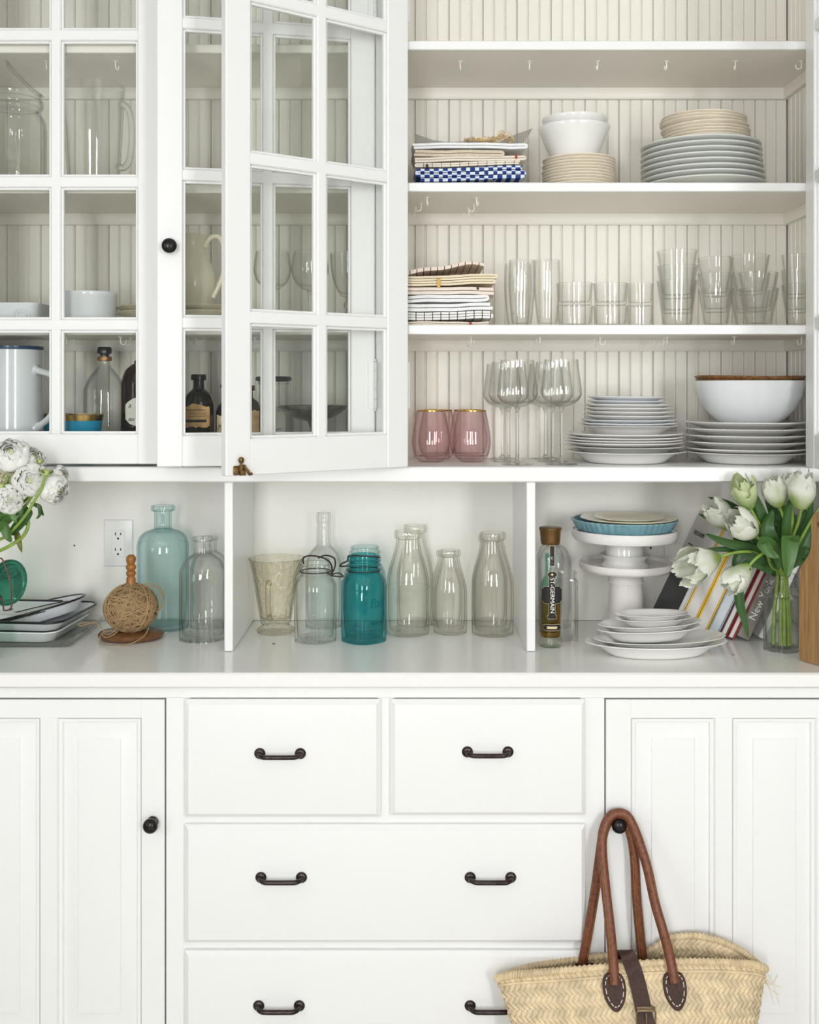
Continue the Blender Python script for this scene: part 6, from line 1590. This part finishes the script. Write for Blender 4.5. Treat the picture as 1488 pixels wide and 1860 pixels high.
    # leather shields
    for px, py in ((1116, 1796), (1226, 1794)):
        c = front(px, py, .003); c2 = front(px, py+30, .003); tilt = math.atan2(c2.y-c.y, c2.z-c.z)
        k = K(c.y); out = []
        for q in range(28):
            t = 2*math.pi*q/28; x = math.cos(t); z = math.sin(t)
            x2 = (21 if z > 0 else 21*(1-.28*z*z))*math.copysign(abs(x)**(.70 if z > 0 else .95), x)
            z2 = (27*abs(z)**.75 if z > 0 else -37*abs(z)**.95)
            out.append((x2*k, z2*k))
        mt = Matrix.Translation(c) @ Matrix.Rotation(math.atan2(c2.y-c.y, -(c2.z-c.z))*1.0, 4, 'X')
        pm = MB().prism(out, -.0034, 0.0, 'y'); i0 = [(x*.93, z*.95) for x, z in out]
        pm = MB(); nn = len(out)
        pm.add([(x, 0, z) for x, z in out]+[(x, -.0026, z) for x, z in out]+[(x, -.0040, z) for x, z in i0], [tuple(range(nn)), tuple(range(2*nn, 3*nn))]+[(i, (i+1) % nn, nn+(i+1) % nn, nn+i) for i in range(nn)]+[(nn+i, nn+(i+1) % nn, 2*nn+(i+1) % nn, 2*nn+i) for i in range(nn)])
        pt = pm.xf(mt).build('leather_patch', M['leather_dk'], th, 40)
        st = MB(); ins = [Vector((x*.76, -.0042, z*.80)) for x, z in out]
        for i in range(nn):
            a, b = ins[i], ins[(i+1) % nn]
            if i % 2 == 0: st.tube([a, a.lerp(b, .5)+Vector((0, -.0005, 0)), b.lerp(a, -.25)], .0008, 5)
        st.tube([Vector((-.006, -.0046, .018)), Vector((0, -.005, .012)), Vector((.006, -.0046, .018))], .0008, 5)
        st.xf(mt).build('stitching', M['stitch'], pt, 60)['kind'] = 'stuff'
    # inner patches of the back handle
    for px, py in ((1062, 1756), (1167, 1752)):
        MB().box(PX(px-18, -.49), PX(px+18, -.49), -.4935, -.4905, PZ(py+25, -.49), PZ(py-8, -.49), .0012).build('leather_patch', M['leather_dk'], th, 40)
    # strap and buckle
    sp = [(1118, 1742, -.4960), (1126, 1729, -.515), (1138, 1732, -.545)] + [(px, py, front(px, py, .0045).y) for px, py in ((1150, 1758), (1158, 1785), (1165, 1815), (1171, 1845), (1178, 1880), (1184, 1915))]
    cen = bez([P(*q) for q in sp], 5); vs = []
    hw = 14.5*K(-.55)
    for i, p in enumerate(cen):
        t = (cen[min(i+1, len(cen)-1)]-cen[max(i-1, 0)]).normalized(); sd = Vector((1, 0, 0)) - t*t.x; sd.normalize(); nn = t.cross(sd).normalized()
        if nn.y > 0 and nn.z < .5: nn = -nn
        for a, b in ((-hw, 0), (hw, 0), (hw, .0026), (-hw, .0026)): vs.append(p+sd*a+nn*b)
    n = len(cen); fs = [(0, 1, 2, 3), tuple(4*(n-1)+q for q in range(4))]
    for i in range(n-1):
        for q in range(4): fs.append((4*i+q, 4*i+(q+1) % 4, 4*i+4+(q+1) % 4, 4*i+4+q))
    stp = MB().add(vs, fs).build('strap', M['leather_dk'], th, 50)
    bc = front(1174, 1853, .0085); k = K(bc.y)
    fr = [Vector((bc.x+x*k, bc.y, bc.z+z*k)) for x, z in ((-17, 14), (-15, 17), (15, 17), (17, 14), (17, -14), (15, -17), (-15, -17), (-17, -14))]
    bk = MB().tube(fr, .0017, 8, True); bk.tube([Vector((bc.x, bc.y-.001, bc.z+13*k)), Vector((bc.x, bc.y-.003, bc.z)), Vector((bc.x, bc.y-.002, bc.z-15*k))], .0014, 8)
    bk.build('buckle', M['buckle'], stp, 50)
    lp = front(1173, 1832, .0080)
    MB().box(lp.x-17*k, lp.x+17*k, lp.y-.002, lp.y+.001, lp.z-3*k, lp.z+4*k, .0008).build('strap_keeper', M['buckle'], stp, 40)
basket()

# small specks lying about on the worktop
for px, py, s in ((497, 1170, .0022), (1332, 1190, .0016)):
    Yq_ = 1098.2/(py-705)-2.6
    solo(MB().lathe([(0, 0), (s, .0003), (s*.8, .0010), (0, .0012)], 8, sx=1.6), 'crumb', M['ink'], 'tiny dark crumb on the worktop before the %s' % ('etched pitcher' if px < 600 else 'vase jar'), 'crumb', (PX(px, Yq_), Yq_, ZW), None, 50)
